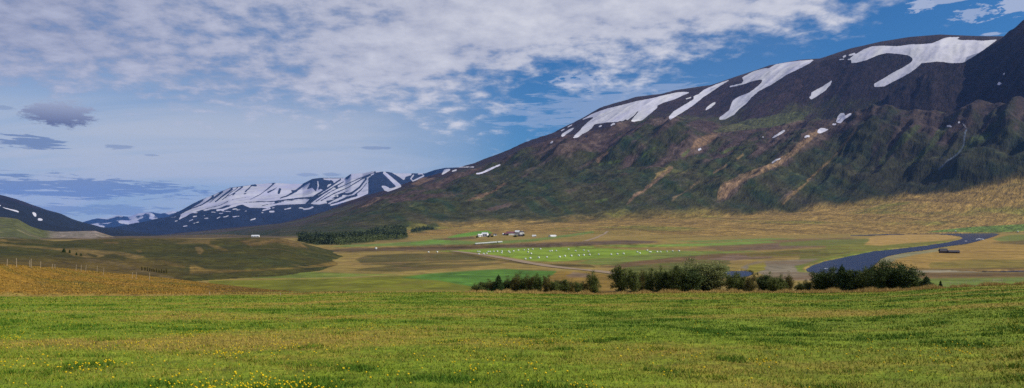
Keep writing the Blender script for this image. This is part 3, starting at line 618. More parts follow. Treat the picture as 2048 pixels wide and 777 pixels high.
def right_col(s):
    x, y, px, py, u, v, z, r = X[s], Y[s], PX[s], PY[s], U[s], V[s], Z[s], R2[s]
    n1 = fbm(u / 420, v / 520, 4, 161); n2 = fbm(u / 60, v / 110, 4, 162); n3 = fbm((u - 0.3 * v) / 130, v / 900, 3, 163); n4 = fbm(u / 600, v / 90, 3, 164)
    t = np.where(SPM[s], np.maximum(t1[s], 1.2), t1[s]); tu = np.where(SPM[s], 0.35 + 0.5 * np.clip((z - 700) / 500, 0, 1), t2[s])
    gl = gul[s]
    rock = np.broadcast_to(L((76, 58, 60), 0.8), x.shape + (3,)).astype(np.float32)
    rock = mix(rock, L((96, 78, 74), 0.8), sstep(0.0, 0.45, n3 + 0.5 * n2))
    n6 = fbm((u - 0.3 * v) / 45, v / 500, 3, 166); n7 = fbm(u / 22, v / 40, 3, 167)
    green = np.broadcast_to(L((64, 70, 38), 0.8), x.shape + (3,)).astype(np.float32)
    green = mix(green, L((44, 60, 40), 0.8), sstep(-0.05, 0.25, n2 + n4 * 0.5))
    green = mix(green, L((92, 92, 46), 0.8), sstep(0.25, 0.55, n1 + 0.4 * n2))
    gm = sstep(0.95, 0.45, t + 0.9 * n3 + 0.6 * n1 + 0.4 * n2 + 0.3 * n6) 
    low = mix(rock, green, np.clip(gm * 0.95 - 0.15 + 0.5 * n4, 0, 1))
    up = np.broadcast_to(L((56, 41, 48), 0.8), x.shape + (3,)).astype(np.float32)
    up = mix(up, L((84, 64, 66), 0.8), np.clip(sstep(0.72, 1.0, tu + 0.3 * n1) * 0.6 + 0.3 * sstep(0.0, 0.5, n3 + n2), 0, 1))
    up = mix(up, L((80, 76, 50), 0.8), sstep(0.24, -0.05, tu + 0.5 * n1 + 0.25 * n2))
    c = mix(low, up, sstep(0.97, 1.03, t + 0.06 * n2))
    tt = samp(tb, px + 4 * n2 + 2 * n3, py + 3 * n2)
    c = mix(c, tt[..., :3] / np.maximum(tt[..., 3:], 0.01), sstep(0.25, 0.8, tt[..., 3] + 0.55 * n2 + 0.3 * n3) * np.minimum(tt[..., 3] * 3, 1) * (0.36 + 0.3 * np.clip(1 + 2 * n7, 0, 1)))
    # fans of dry grass under the slopes
    g = np.broadcast_to(L((164, 132, 78)), x.shape + (3,)).astype(np.float32)
    g = mix(g, L((128, 120, 58)), sstep(0.0, 0.4, n1 + 0.3 * n2))
    g = mix(g, L((104, 82, 54)), sstep(0.12, 0.5, n4 + 0.4 * n2) * 0.6)
    dist_left = sstep(az_el(820, 450)[0], az_el(600, 450)[0], A2[s])
    g = mix(g, L((84, 74, 60)), dist_left * 0.85)
    edge_t = 0.02 + 0.10 * n1 + 0.05 * n2 + 0.04 * n3 - 0.12 * dist_left
    g = g * np.array((0.78, 0.81, 0.68), np.float32)
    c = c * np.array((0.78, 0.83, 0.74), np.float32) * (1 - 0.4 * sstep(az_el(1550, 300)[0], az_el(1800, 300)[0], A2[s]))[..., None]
    c = mix(g, c, sstep(-0.05, 0.05, t - edge_t))
    c = mix(c, L((58, 70, 38)), np.clip(FM[s] * 1.5, 0, 1) * 0.85)
    # traced field cover on the lowest fan
    cv = samp(cb, px, py)
    gg = np.clip((cv[..., 1] - cv[..., 0]) * 40, 0, 1) * cv[..., 3] * (t < -0.05)
    c = mix(c, cv[..., :3], gg)
    sv = samp(streamb, px, py) * (r < 4600)
    c = mix(c, L((110, 128, 160)), np.clip(sv * 0.7, 0, 1))
    ao = 1.0
    return c * np.clip(1 + 0.34 * n2 + 0.12 * n1 + 0.40 * n7 + 0.35 * n6, 0.3, 2)[..., None]
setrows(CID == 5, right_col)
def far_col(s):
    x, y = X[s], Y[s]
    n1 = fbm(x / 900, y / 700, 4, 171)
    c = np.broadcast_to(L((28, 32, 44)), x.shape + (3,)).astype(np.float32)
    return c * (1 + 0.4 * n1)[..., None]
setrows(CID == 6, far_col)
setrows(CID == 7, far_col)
COLR = np.clip(COLR, 0.004, 0.8)
# snow attribute
sm = (CID == 5) | (CID == 6) | (CID == 4)
SN[sm] = samp(snowb, PX[sm], PY[sm])
d7 = CID == 7
SN[d7] = np.clip(0.5 + 1.7 * fbm(U[d7] / 1500 + 0.5 * V[d7] / 1500, V[d7] / 500, 4, 181) + 0.0004 * (Z[d7] - 330), 0, 1)
print('colours', round(time.time() - T0, 1))

# ------------------------------------------------------------------ rivers: lower the bed under the traced outline
river_px = [(1612, 536), (1625, 529), (1650, 521), (1700, 511), (1750, 501), (1800, 496), (1850, 490.5), (1895, 484), (1918, 479), (1926, 476), (1920, 472.5), (1900, 470), (1870, 468), (1830, 468), (1780, 469.5), (1740, 471), (1700, 471.5),
            (1700, 470.2), (1740, 469), (1790, 467), (1840, 465.8), (1880, 464.8), (1920, 464.5), (1960, 465), (1985, 466), (1998, 468), (1990, 472), (1970, 478), (1950, 483.5), (1930, 488), (1905, 491), (1885, 494), (1850, 500), (1810, 505), (1775, 512), (1760, 518), (1752, 526), (1740, 538), (1700, 556), (1640, 548), (1615, 543)]
pond_px = [(1440, 542), (1460, 540), (1482, 539.3), (1498, 541), (1506, 544), (1504, 549), (1490, 554), (1440, 556)]
side_px = [(1900, 540.8), (1960, 540.2), (2020, 539), (2060, 538.6), (2300, 537), (2300, 543), (2060, 543.4), (1980, 543), (1930, 542.4)]
creek_px = [(1560, 519), (1600, 515.5), (1640, 510.5), (1690, 508), (1640, 513), (1600, 518)]
rm_ = np.zeros((RH, RW), np.float32)
def r_add(y, sl, c): rm_[y, sl] = np.maximum(rm_[y, sl], c)
for p in (river_px, pond_px, side_px): fill(p, r_add)
vm = (CID == 0) & (R2 > 250) & (R2 < 3200)
rv = np.zeros(sh); rv[vm] = samp(rm_, PX[vm], PY[vm])
Z = Z - np.clip(rv * 1.0, 0, 1) * (2.2 + R2 / 1200) * vm
WZ = -0.8
def ground_at(x, y):
    a = math.atan2(x, y); r = math.hypot(x, y)
    j = np.clip(np.interp(a, az, np.arange(NC)), 0, NC - 1.001); i = np.clip(np.interp(r, rr, np.arange(NR)), 0, NR - 1.001)
    i0, j0 = int(i), int(j); fi, fj = i - i0, j - j0
    return float((Z[i0, j0] * (1 - fj) + Z[i0, j0 + 1] * fj) * (1 - fi) + (Z[i0 + 1, j0] * (1 - fj) + Z[i0 + 1, j0 + 1] * fj) * fi)
def hit(px, py, rmin=2.6, rmax=30000):
    """first terrain point seen through a pixel"""
    a, e = az_el(px, py); a = float(a); e = float(e)
    j = np.clip(np.interp(a, az, np.arange(NC)), 0, NC - 1.001); j0 = int(j); fj = j - j0
    col = Z[:, j0] * (1 - fj) + Z[:, j0 + 1] * fj
    d = col - (CZ + rr * e)
    idx = np.where((d > 0) & (rr > rmin) & (rr < rmax))[0]
    if not len(idx): return None
    i = idx[0]; d0, d1 = d[i - 1], d[i]
    t = -d0 / (d1 - d0) if d1 != d0 else 0
    t = min(max(t, 0), 1)
    r = rr[i - 1] + (rr[i] - rr[i - 1]) * t
    x, y = r * math.sin(a), r * math.cos(a)
    return x, y, ground_at(x, y), r
def plane_pt(px, py, z=0.0):
    x, Yd, Zd = pdir(px, py); t = (z - CZ) / Zd
    return float(x * t), float(Yd * t)

# ------------------------------------------------------------------ materials
def new_mat(name, base=None, rough=0.85, spec=0.3):
    m = bpy.data.materials.new(name); m.use_nodes = True
    b = m.node_tree.nodes['Principled BSDF']
    if base is not None: b.inputs['Base Color'].default_value = (*base, 1)
    b.inputs['Roughness'].default_value = rough
    b.inputs['Specular IOR Level'].default_value = spec
    return m, m.node_tree, b
def N(nt, t, **kw):
    n = nt.nodes.new(t)
    for k, v in kw.items():
        if k in n.inputs.keys() if isinstance(k, str) else False: n.inputs[k].default_value = v
        else: setattr(n, k, v)
    return n
def math_n(nt, op, a, b=None, c=None, clamp=False):
    n = nt.nodes.new('ShaderNodeMath'); n.operation = op; n.use_clamp = clamp
    for i, v in enumerate((a, b, c)):
        if v is None: continue
        if hasattr(v, 'links') or hasattr(v, 'is_linked'): nt.links.new(v, n.inputs[i])
        else: n.inputs[i].default_value = v
    return n.outputs[0]
def noise_n(nt, vec, scale, detail=4, rough=0.55, dist=0):
    n = nt.nodes.new('ShaderNodeTexNoise'); n.inputs['Scale'].default_value = scale; n.inputs['Detail'].default_value = detail
    n.inputs['Roughness'].default_value = rough; n.inputs['Distortion'].default_value = dist
    nt.links.new(vec, n.inputs['Vector']); return n.outputs['Fac']
def mr(nt, v, a, b, c, d, smooth=False):
    n = nt.nodes.new('ShaderNodeMapRange'); n.inputs[1].default_value = a; n.inputs[2].default_value = b; n.inputs[3].default_value = c; n.inputs[4].default_value = d
    if smooth: n.interpolation_type = 'SMOOTHSTEP'
    nt.links.new(v, n.inputs[0]); return n.outputs[0]

def terrain_mat(name, scales, amp, bump_d, bump_scale, snow_scale=None, rough=0.92, stretch=(1, 1, 1), gully=0, snow_alb=(0.44, 0.54)):
    m, nt, b = new_mat(name, rough=rough, spec=0.15)
    at = nt.nodes.new('ShaderNodeAttribute'); at.attribute_name = 'Col'
    geo = nt.nodes.new('ShaderNodeNewGeometry'); pos = geo.outputs['Position']
    mp = nt.nodes.new('ShaderNodeMapping'); mp.inputs['Scale'].default_value = stretch; nt.links.new(pos, mp.inputs[0]); pos = mp.outputs[0]
    if gully:
        cb_ = nt.nodes.new('ShaderNodeCombineXYZ')
        for i_, (vx, vy, vz, kk) in enumerate([(math.sin(TH0) - 0.35 * math.cos(TH0), math.cos(TH0) + 0.35 * math.sin(TH0), 0, 1.6), (math.cos(TH0), -math.sin(TH0), 0, gully), (0, 0, 1, gully)]):
            dt = nt.nodes.new('ShaderNodeVectorMath'); dt.operation = 'DOT_PRODUCT'; nt.links.new(pos, dt.inputs[0]); dt.inputs[1].default_value = (vx * kk, vy * kk, vz * kk)
            nt.links.new(dt.outputs['Value'], cb_.inputs[i_])
        pos = cb_.outputs[0]
    f = None
    for sc, am in zip(scales, amp):
        v = mr(nt, noise_n(nt, pos, sc, 5, 0.6), 0.3, 0.7, 1 - am, 1 + am)
        f = v if f is None else math_n(nt, 'MULTIPLY', f, v)
    mx = nt.nodes.new('ShaderNodeVectorMath'); mx.operation = 'SCALE'
    nt.links.new(at.outputs['Color'], mx.inputs[0]); nt.links.new(f, mx.inputs['Scale'])
    out = mx.outputs[0]
    if snow_scale:
        sa = nt.nodes.new('ShaderNodeAttribute'); sa.attribute_name = 'Snow'
        nn = noise_n(nt, pos, snow_scale, 4, 0.6)
        v = math_n(nt, 'ADD', sa.outputs['Fac'], mr(nt, nn, 0.3, 0.7, -0.16, 0.16))
        k = mr(nt, v, 0.42, 0.56, 0, 1, True)
        mm = nt.nodes.new('ShaderNodeMix'); mm.data_type = 'RGBA'
        nt.links.new(k, mm.inputs['Factor']); nt.links.new(out, mm.inputs['A'])
        sn2 = mr(nt, noise_n(nt, pos, snow_scale * 0.12, 4, 0.6), 0.3, 0.7, *snow_alb)
        cmb = nt.nodes.new('ShaderNodeCombineColor'); nt.links.new(sn2, cmb.inputs[0]); nt.links.new(sn2, cmb.inputs[1]); cmb.inputs[2].default_value = snow_alb[1] + 0.01
        nt.links.new(cmb.outputs[0], mm.inputs['B']); out = mm.outputs['Result']
    nt.links.new(out, b.inputs['Base Color'])
    bp = nt.nodes.new('ShaderNodeBump'); bp.inputs['Distance'].default_value = bump_d; bp.inputs['Strength'].default_value = 0.8
    if snow_scale: nt.links.new(mr(nt, k, 0, 1, 0.8, 0.08), bp.inputs['Strength'])
    nt.links.new(noise_n(nt, pos, bump_scale, 5, 0.65), bp.inputs['Height']); nt.links.new(bp.outputs[0], b.inputs['Normal'])
    return m
M_meadow = terrain_mat('meadow_grass', (1.4, 7.0, 0.25), (0.35, 0.4, 0.15), 0.05, 5.0)
M_bank = terrain_mat('heath_grass', (0.8, 3.0), (0.45, 0.4), 0.25, 1.2)
M_valley = terrain_mat('valley_ground', (0.25, 0.05), (0.42, 0.25), 0.3, 0.3, stretch=(0.6, 1.4, 1))
M_knoll = terrain_mat('hill_heath', (0.35, 0.08), (0.5, 0.25), 0.8, 0.3)
M_gravel = terrain_mat('gravel_hill', (0.12, 0.03), (0.4, 0.25), 2, 0.1)
M_right = terrain_mat('mountain_slope', (0.035, 0.12), (0.40, 0.45), 18, 0.03, snow_scale=0.05, gully=0.45)
M_left = terrain_mat('dark_mountain', (0.03, 0.008), (0.3, 0.2), 12, 0.02, snow_scale=0.03)
M_far = terrain_mat('snowy_mountain', (0.01, 0.003), (0.35, 0.2), 30, 0.006, snow_scale=0.02, snow_alb=(0.30, 0.42))

def mesh_obj(name, verts, faces, mats, smooth=False, parent=None, attrs=None, midx=None):
    verts = np.asarray(verts, np.float32).reshape(-1, 3); faces = np.asarray(faces, np.int32)
    me = bpy.data.meshes.new(name)
    k = faces.shape[1]
    me.vertices.add(len(verts)); me.vertices.foreach_set('co', verts.ravel())
    me.loops.add(faces.size); me.loops.foreach_set('vertex_index', faces.ravel())
    me.polygons.add(len(faces)); me.polygons.foreach_set('loop_start', np.arange(0, faces.size, k, dtype=np.int32))
    try: me.polygons.foreach_set('loop_total', np.full(len(faces), k, np.int32))
    except Exception: pass
    if smooth: me.polygons.foreach_set('use_smooth', np.ones(len(faces), bool))
    for m in (mats if isinstance(mats, (list, tuple)) else [mats]): me.materials.append(m)
    if midx is not None: me.polygons.foreach_set('material_index', np.asarray(midx, np.int32))
    for an, (ty, dat) in (attrs or {}).items():
        a = me.attributes.new(an, ty, 'POINT')
        if ty == 'FLOAT_COLOR':
            d = np.ones((len(verts), 4), np.float32); d[:, :3] = dat; a.data.foreach_set('color', d.ravel())
        else: a.data.foreach_set('value', np.asarray(dat, np.float32).ravel())
    me.update(calc_edges=True)
    o = bpy.data.objects.new(name, me); COL.objects.link(o)
    if parent is not None: o.parent = parent
    return o
def tag(o, label=None, cat=None, group=None, kind=None):
    if label: o['label'] = label
    if cat: o['category'] = cat
    if group: o['group'] = group
    if kind: o['kind'] = kind
    return o

# faces per object
fc = np.maximum(np.maximum(CID[:-1, :-1], CID[1:, :-1]), np.maximum(CID[:-1, 1:], CID[1:, 1:])).astype(int)
rmid = np.broadcast_to(((rr[:-1] + rr[1:]) / 2)[:, None], fc.shape)
fc = np.where((fc == 0) & (rmid < REDGE + 1), 8, fc)
P3 = np.stack([X, Y, Z], -1).reshape(-1, 3)
IDX = np.arange(NR * NC).reshape(NR, NC)
parts = [(8, 'meadow', M_meadow, 'green hay meadow dotted with yellow flowers in the foreground', 'meadow'),
         (0, 'valley_floor', M_valley, 'flat valley floor of dry grass and green fields', 'ground'),
         (1, 'heath_bank', M_bank, 'low bank of orange autumn heath beside the meadow', 'hill'),
         (2, 'moraine_hill', M_knoll, 'rounded olive green hill with bare tan strips', 'hill'),
         (3, 'gravel_hill', M_gravel, 'grey gravelly hill below the dark mountain', 'hill'),
         (4, 'mountain', M_left, 'dark blue mountain shoulder with two small snow spots', 'mountain'),
         (5, 'mountain', M_right, 'long dark mountain with green lower slopes and large snowfields', 'mountain'),
         (6, 'mountain', M_far, 'blue mountain range striped with snow at the valley end', 'mountain'),
         (7, 'mountain', M_far, 'most distant low blue and white mountain range', 'mountain')]
for cid, nm, mt, lab, cat in parts:
    m = fc == cid
    i, j = np.where(m)
    q = np.stack([IDX[i, j], IDX[i, j + 1], IDX[i + 1, j + 1], IDX[i + 1, j]], 1)
    used, inv = np.unique(q, return_inverse=True)
    o = mesh_obj(nm, P3[used], inv.reshape(-1, 4), mt, smooth=True, attrs={'Col': ('FLOAT_COLOR', COLR.reshape(-1, 3)[used]), 'Snow': ('FLOAT', SN.reshape(-1)[used])})
    tag(o, lab, cat, kind='structure')
print('terrain meshes', round(time.time() - T0, 1))

# ------------------------------------------------------------------ water
m_w, nt, b = new_mat('river_water', (0.004, 0.026, 0.095), rough=0.22, spec=0.08)
geo = nt.nodes.new('ShaderNodeNewGeometry')
bp = nt.nodes.new('ShaderNodeBump'); bp.inputs['Distance'].default_value = 0.35; bp.inputs['Strength'].default_value = 0.8
nt.links.new(noise_n(nt, geo.outputs['Position'], 0.35, 3, 0.5), bp.inputs['Height']); nt.links.new(bp.outputs[0], b.inputs['Normal'])
import bmesh
def flat_poly(name, pxs, z, mat, lab, cat, grow=0):
    c = np.mean(np.array(pxs), axis=0)
    bm = bmesh.new()
    vs = []
    for (a, e) in pxs:
        x, y = plane_pt(a, e, z); vs.append(bm.verts.new((x, y, z)))
    f = bm.faces.new(vs)
    bmesh.ops.triangulate(bm, faces=[f])
    bmesh.ops.recalc_face_normals(bm, faces=bm.faces)
    for f in bm.faces:
        if f.normal.z < 0: f.normal_flip()
    me = bpy.data.meshes.new(name); bm.to_mesh(me); bm.free(); me.materials.append(mat)
    o = bpy.data.objects.new(name, me); COL.objects.link(o)
    return tag(o, lab, cat, kind='structure')
def expand(pxs, dy=0.6, dx=3):
    p = np.array(pxs, float); d = np.gradient(np.concatenate([p[-1:], p, p[:1]]), axis=0)[1:-1]
    n = np.stack([d[:, 1], -d[:, 0]], 1); n /= np.linalg.norm(n, axis=1)[:, None] + 1e-9
    area = 0.5 * np.sum(p[:, 0] * np.roll(p[:, 1], -1) - np.roll(p[:, 0], -1) * p[:, 1])
    s = 1 if area > 0 else -1
    return [(a + s * nx * dx, b_ + s * ny * dy) for (a, b_), (nx, ny) in zip(p, n)]
flat_poly('river', expand(river_px), WZ, m_w, 'wide dark blue river winding through the valley', 'river')
flat_poly('pond', expand(pond_px), WZ, m_w, 'small blue side pool behind the round willow', 'pond')
flat_poly('side_channel', expand(side_px, 0.3), WZ, m_w, 'thin side channel beyond the gravel bar at the right', 'river')

M_foam = bpy.data.materials.new('foam'); M_foam.use_nodes = True
M_foam.node_tree.nodes['Principled BSDF'].inputs['Base Color'].default_value = (0.6, 0.64, 0.7, 1); M_foam.node_tree.nodes['Principled BSDF'].inputs['Roughness'].default_value = 0.6
fv = []; ff = []
for (cx, cy, hw) in [(1958, 477.5, 3), (1963, 478.4, 5), (1968, 479.6, 4), (1932, 482.6, 2.5), (1652, 537.7, 5), (1954, 478.8, 3)]:
    n0 = len(fv)
    for k in range(10):
        t = 2 * math.pi * k / 10; q = plane_pt(cx + hw * math.cos(t) * RNG.uniform(.7, 1.1), cy + 0.35 * math.sin(t) * RNG.uniform(.6, 1.2), WZ); fv.append((q[0], q[1], WZ + 0.03))
    for k in range(1, 9): ff.append((n0, n0 + k + 1, n0 + k))
tag(mesh_obj('foam', fv, ff, M_foam), 'white riffles on the dark river', 'water', kind='stuff')

# ------------------------------------------------------------------ gravel track draped on the ground
m_road, nt, b = new_mat('gravel', rough=0.95, spec=0.1)
geo = nt.nodes.new('ShaderNodeNewGeometry')
cr = nt.nodes.new('ShaderNodeValToRGB'); cr.color_ramp.elements[0].color = (*L((128, 112, 96)), 1); cr.color_ramp.elements[1].color = (*L((170, 150, 124)), 1)
nt.links.new(noise_n(nt, geo.outputs['Position'], 0.4, 5), cr.inputs[0]); nt.links.new(cr.outputs[0], b.inputs['Base Color'])
def track(name, pxs, width, lab, lift=0.22):
    pts = [hit(a, b_) for a, b_ in pxs]
    pts = np.array([(p[0], p[1]) for p in pts if p])
    d = np.r_[0, np.cumsum(np.linalg.norm(np.diff(pts, axis=0), axis=1))]
    t = np.linspace(0, d[-1], int(d[-1] / 4) + 2)
    P = np.stack([np.interp(t, d, pts[:, 0]), np.interp(t, d, pts[:, 1])], 1)
    for _ in range(6): P[1:-1] = (P[:-2] + P[1:-1] * 2 + P[2:]) / 4
    g = np.gradient(P, axis=0); g /= np.linalg.norm(g, axis=1)[:, None]
    nn = np.stack([-g[:, 1], g[:, 0]], 1)
    V_ = []; 
    for i in range(len(P)):
        for k in (-0.5, 0, 0.5):
            x, y = P[i] + nn[i] * width * k
            V_.append((x, y, ground_at(x, y) + lift))
    Fc = []
    for i in range(len(P) - 1):
        for k in range(2):
            a = i * 3 + k; Fc.append((a, a + 1, a + 4, a + 3))
    o = mesh_obj(name, V_, Fc, m_road, smooth=True)
    return tag(o, lab, 'road', kind='structure')
track('gravel_road', [(905, 502.5), (940, 507), (985, 513), (1030, 521), (1080, 530), (1130, 537), (1180, 541), (1215, 546), (1245, 549)], 8, 'pale gravel track crossing the valley behind the hedge')
track('farm_road', [(1170, 483), (1190, 477), (1205, 470), (1215, 463)], 6, 'pale farm track climbing the dry slope')

# ------------------------------------------------------------------ simple builders
class MB:
    def __init__(s): s.v = []; s.f = []
    def box(s, x0, x1, y0, y1, z0, z1):
        n = len(s.v); s.v += [(x0, y0, z0), (x1, y0, z0), (x1, y1, z0), (x0, y1, z0), (x0, y0, z1), (x1, y0, z1), (x1, y1, z1), (x0, y1, z1)]
        s.f += [(n, n + 3, n + 2, n + 1), (n + 4, n + 5, n + 6, n + 7), (n, n + 1, n + 5, n + 4), (n + 1, n + 2, n + 6, n + 5), (n + 2, n + 3, n + 7, n + 6), (n + 3, n, n + 4, n + 7)]
        return s
    def gable(s, x0, x1, y0, y1, z0, z1, t=0.15):
        """pitched roof slabs, ridge along x"""
        ym = (y0 + y1) / 2; n = len(s.v)
        s.v += [(x0, y0, z0), (x1, y0, z0), (x1, ym, z1), (x0, ym, z1), (x1, y1, z0), (x0, y1, z0),
                (x0, y0, z0 + t), (x1, y0, z0 + t), (x1, ym, z1 + t), (x0, ym, z1 + t), (x1, y1, z0 + t), (x0, y1, z0 + t)]
        q = [(0, 3, 2, 1), (3, 5, 4, 2), (6, 7, 8, 9), (9, 8, 10, 11), (0, 1, 7, 6), (4, 5, 11, 10), (1, 2, 8, 7), (2, 4, 10, 8), (0, 6, 9, 3), (3, 9, 11, 5)]
        s.f += [tuple(n + i for i in a) for a in q]
        return s
    def tube(s, p0, p1, r0, r1, seg=6):
        p0 = np.array(p0, float); p1 = np.array(p1, float); d = p1 - p0; d /= np.linalg.norm(d) + 1e-9
        a = np.cross(d, (0, 0, 1) if abs(d[2]) < 0.9 else (1, 0, 0)); a /= np.linalg.norm(a); b = np.cross(d, a)
        n = len(s.v)
        for P, r in ((p0, r0), (p1, r1)):
            for k in range(seg):
                t = 2 * math.pi * k / seg; s.v.append(tuple(P + r * (math.cos(t) * a + math.sin(t) * b)))
        for k in range(seg):
            k2 = (k + 1) % seg; s.f.append((n + k, n + k2, n + seg + k2, n + seg + k))
        c0 = len(s.v); s.v.append(tuple(p0)); s.v.append(tuple(p1))
        for k in range(0, seg):
            k2 = (k + 1) % seg
            s.f.append((c0, n + k2, n + k, n + k)); s.f.append((c0 + 1, n + seg + k, n + seg + k2, n + seg + k2))
        return s
    def build(s, name, mat, parent=None, smooth=False):
        bm = bmesh.new()
        vs = [bm.verts.new(v) for v in s.v]
        for f in s.f:
            q = []
            for i in f:
                if i not in q: q.append(i)
            try: bm.faces.new([vs[i] for i in q])
            except ValueError: pass
        me = bpy.data.meshes.new(name); bm.to_mesh(me); bm.free(); me.materials.append(mat)
        if smooth:
            for p in me.polygons: p.use_smooth = True
        o = bpy.data.objects.new(name, me); COL.objects.link(o)
        if parent is not None: o.parent = parent
        return o
def empty(name, loc, rz=0, sc=1):
    o = bpy.data.objects.new(name, None); COL.objects.link(o); o.location = loc; o.rotation_euler = (0, 0, rz); o.scale = (sc, sc, sc)
    o.empty_display_size = 0.5
    return o
ORD = ['first', 'second', 'third', 'fourth', 'fifth', 'sixth', 'seventh', 'eighth', 'ninth', 'tenth', 'eleventh', 'twelfth', 'thirteenth', 'fourteenth', 'fifteenth', 'sixteenth', 'seventeenth', 'eighteenth', 'nineteenth', 'twentieth',
       'twenty-first', 'twenty-second', 'twenty-third', 'twenty-fourth', 'twenty-fifth', 'twenty-sixth', 'twenty-seventh']

def plain(name, rgb, rough=0.8, var=0.15, scale=3.0, k=0.8):
    m, nt, b = new_mat(name, rough=rough)
    tc = nt.nodes.new('ShaderNodeTexCoord'); c = L(rgb, k)
    f = mr(nt, noise_n(nt, tc.outputs['Object'], scale, 4), 0.3, 0.7, 1 - var, 1 + var)
    mx = nt.nodes.new('ShaderNodeVectorMath'); mx.operation = 'SCALE'; mx.inputs[0].default_value = c; nt.links.new(f, mx.inputs['Scale'])
    nt.links.new(mx.outputs[0], b.inputs['Base Color'])
    return m
M_wrap = plain('white_wrap', (236, 240, 232), 0.4, 0.15, 2, 0.66)
M_white = plain('white_paint', (240, 240, 238), 0.6, 0.05)
M_redroof = plain('red_roof', (112, 66, 82), 0.6)
M_darkroof = plain('dark_roof', (70, 68, 74), 0.6)
M_whiteroof = plain('pale_roof', (225, 228, 232), 0.5)
M_glass, _, _b = new_mat('window_glass', (0.02, 0.025, 0.03), 0.1, 0.5)
M_oldwood = plain('tarred_wood', (96, 82, 72), 0.9)
M_post = plain('weathered_wood', (190, 170, 140), 0.9, 0.3, 8)
M_post_w = plain('pale_wood', (168, 154, 130), 0.9, 0.2, 8)
M_metal = plain('dull_metal', (110, 105, 100), 0.5)

# ---- bales: cylinder on its side with rounded rim
def bale_mesh():
    bm = bmesh.new(); R = 0.68; Lh = 0.62; seg = 16
    prof = [(0, -Lh), (R * 0.8, -Lh), (R * 0.97, -Lh * 0.86), (R, -Lh * 0.5), (R * 1.015, 0), (R, Lh * 0.5), (R * 0.97, Lh * 0.86), (R * 0.8, Lh), (0, Lh)]
    rings = []
    for rr_, yy in prof:
        if rr_ == 0: rings.append([bm.verts.new((0, yy, R))])
        else: rings.append([bm.verts.new((rr_ * math.cos(2 * math.pi * k / seg), yy, R + rr_ * math.sin(2 * math.pi * k / seg) * 0.97)) for k in range(seg)])
    for a, b_ in zip(rings[:-1], rings[1:]):
        for k in range(seg):
            k2 = (k + 1) % seg
            if len(a) == 1: bm.faces.new((a[0], b_[k], b_[k2]))
            elif len(b_) == 1: bm.faces.new((a[k2], a[k], b_[0]))
            else: bm.faces.new((a[k], b_[k], b_[k2], a[k2]))
    bmesh.ops.recalc_face_normals(bm, faces=bm.faces)
    me = bpy.data.meshes.new('hay_bale'); bm.to_mesh(me); bm.free(); me.materials.append(M_wrap)
    for p in me.polygons: p.use_smooth = True
    return me
BM_ = bale_mesh()
def bale(px, py, lab, group, sc=1.0, rz=None):
    h = hit(px, py + 1.2)
    if not h: return
    o = bpy.data.objects.new('hay_bale', BM_); COL.objects.link(o)
    o.location = (h[0], h[1], h[2] - 0.04); o.rotation_euler = (0, 0, RNG.uniform(0, 3.1) if rz is None else rz); o.scale = (sc, sc, sc)
    tag(o, lab, 'hay bale', group)
cb8 = crop(860, 480, 3.938)
rows = {'near': [(751, 152), (790, 147), (856, 142), (921, 140), (1021, 137), (1062, 129), (1113, 127), (1171, 125), (1211, 122), (1257, 119), (1328, 116), (1427, 117), (1475, 113), (1524, 110)],
        'middle': [(383, 113), (422, 112), (446, 109), (565, 106), (628, 102), (771, 98), (796, 110), (1091, 75), (1147, 88), (1211, 83), (1247, 92)],
        'far': [(375, 94), (391, 94), (458, 95), (473, 95), (501, 93), (530, 92), (566, 92), (619, 92), (658, 90), (696, 84), (741, 81), (773, 77), (809, 74), (870, 72), (943, 90), (959, 87), (994, 87)],
        'rear right-hand': [(1632, 97), (1652, 106), (1711, 84), (1729, 97), (1738, 97), (1789, 95), (1815, 96), (1866, 93), (1912, 90), (1962, 89)]}
words = {'near': 'front row', 'middle': 'middle row', 'far': 'back row', 'rear right-hand': 'narrow right end'}
for rn, pts in rows.items():
    for i, (p, q) in enumerate(sorted(pts)):
        x, y = cb8([(p, q)])[0]
        bale(x, y, f'white hay bale, {ORD[i]} from the left in the {words[rn]} of the hay field', 'wrapped hay bales scattered over the hay field')
for i, (x, y) in enumerate([(857, 505), (874.5, 504.5)]):
    bale(x, y, ['lone white hay bale at the far left tip of the hay field', 'white hay bale just right of the leftmost one on the field tip'][i], 'wrapped hay bales scattered over the hay field')
n = 24
for i in range(n):
    t = i / (n - 1); x = 951.5 + 51.5 * t
    if i == 19: continue
    k = i if i < 19 else i - 1
    bale(x, 488.6 - 4.0 * t, f'white bale, {ORD[k]} from the left in the long line on the terrace', 'bales stored in a long line', 1.35, math.pi / 2 - 0.2)

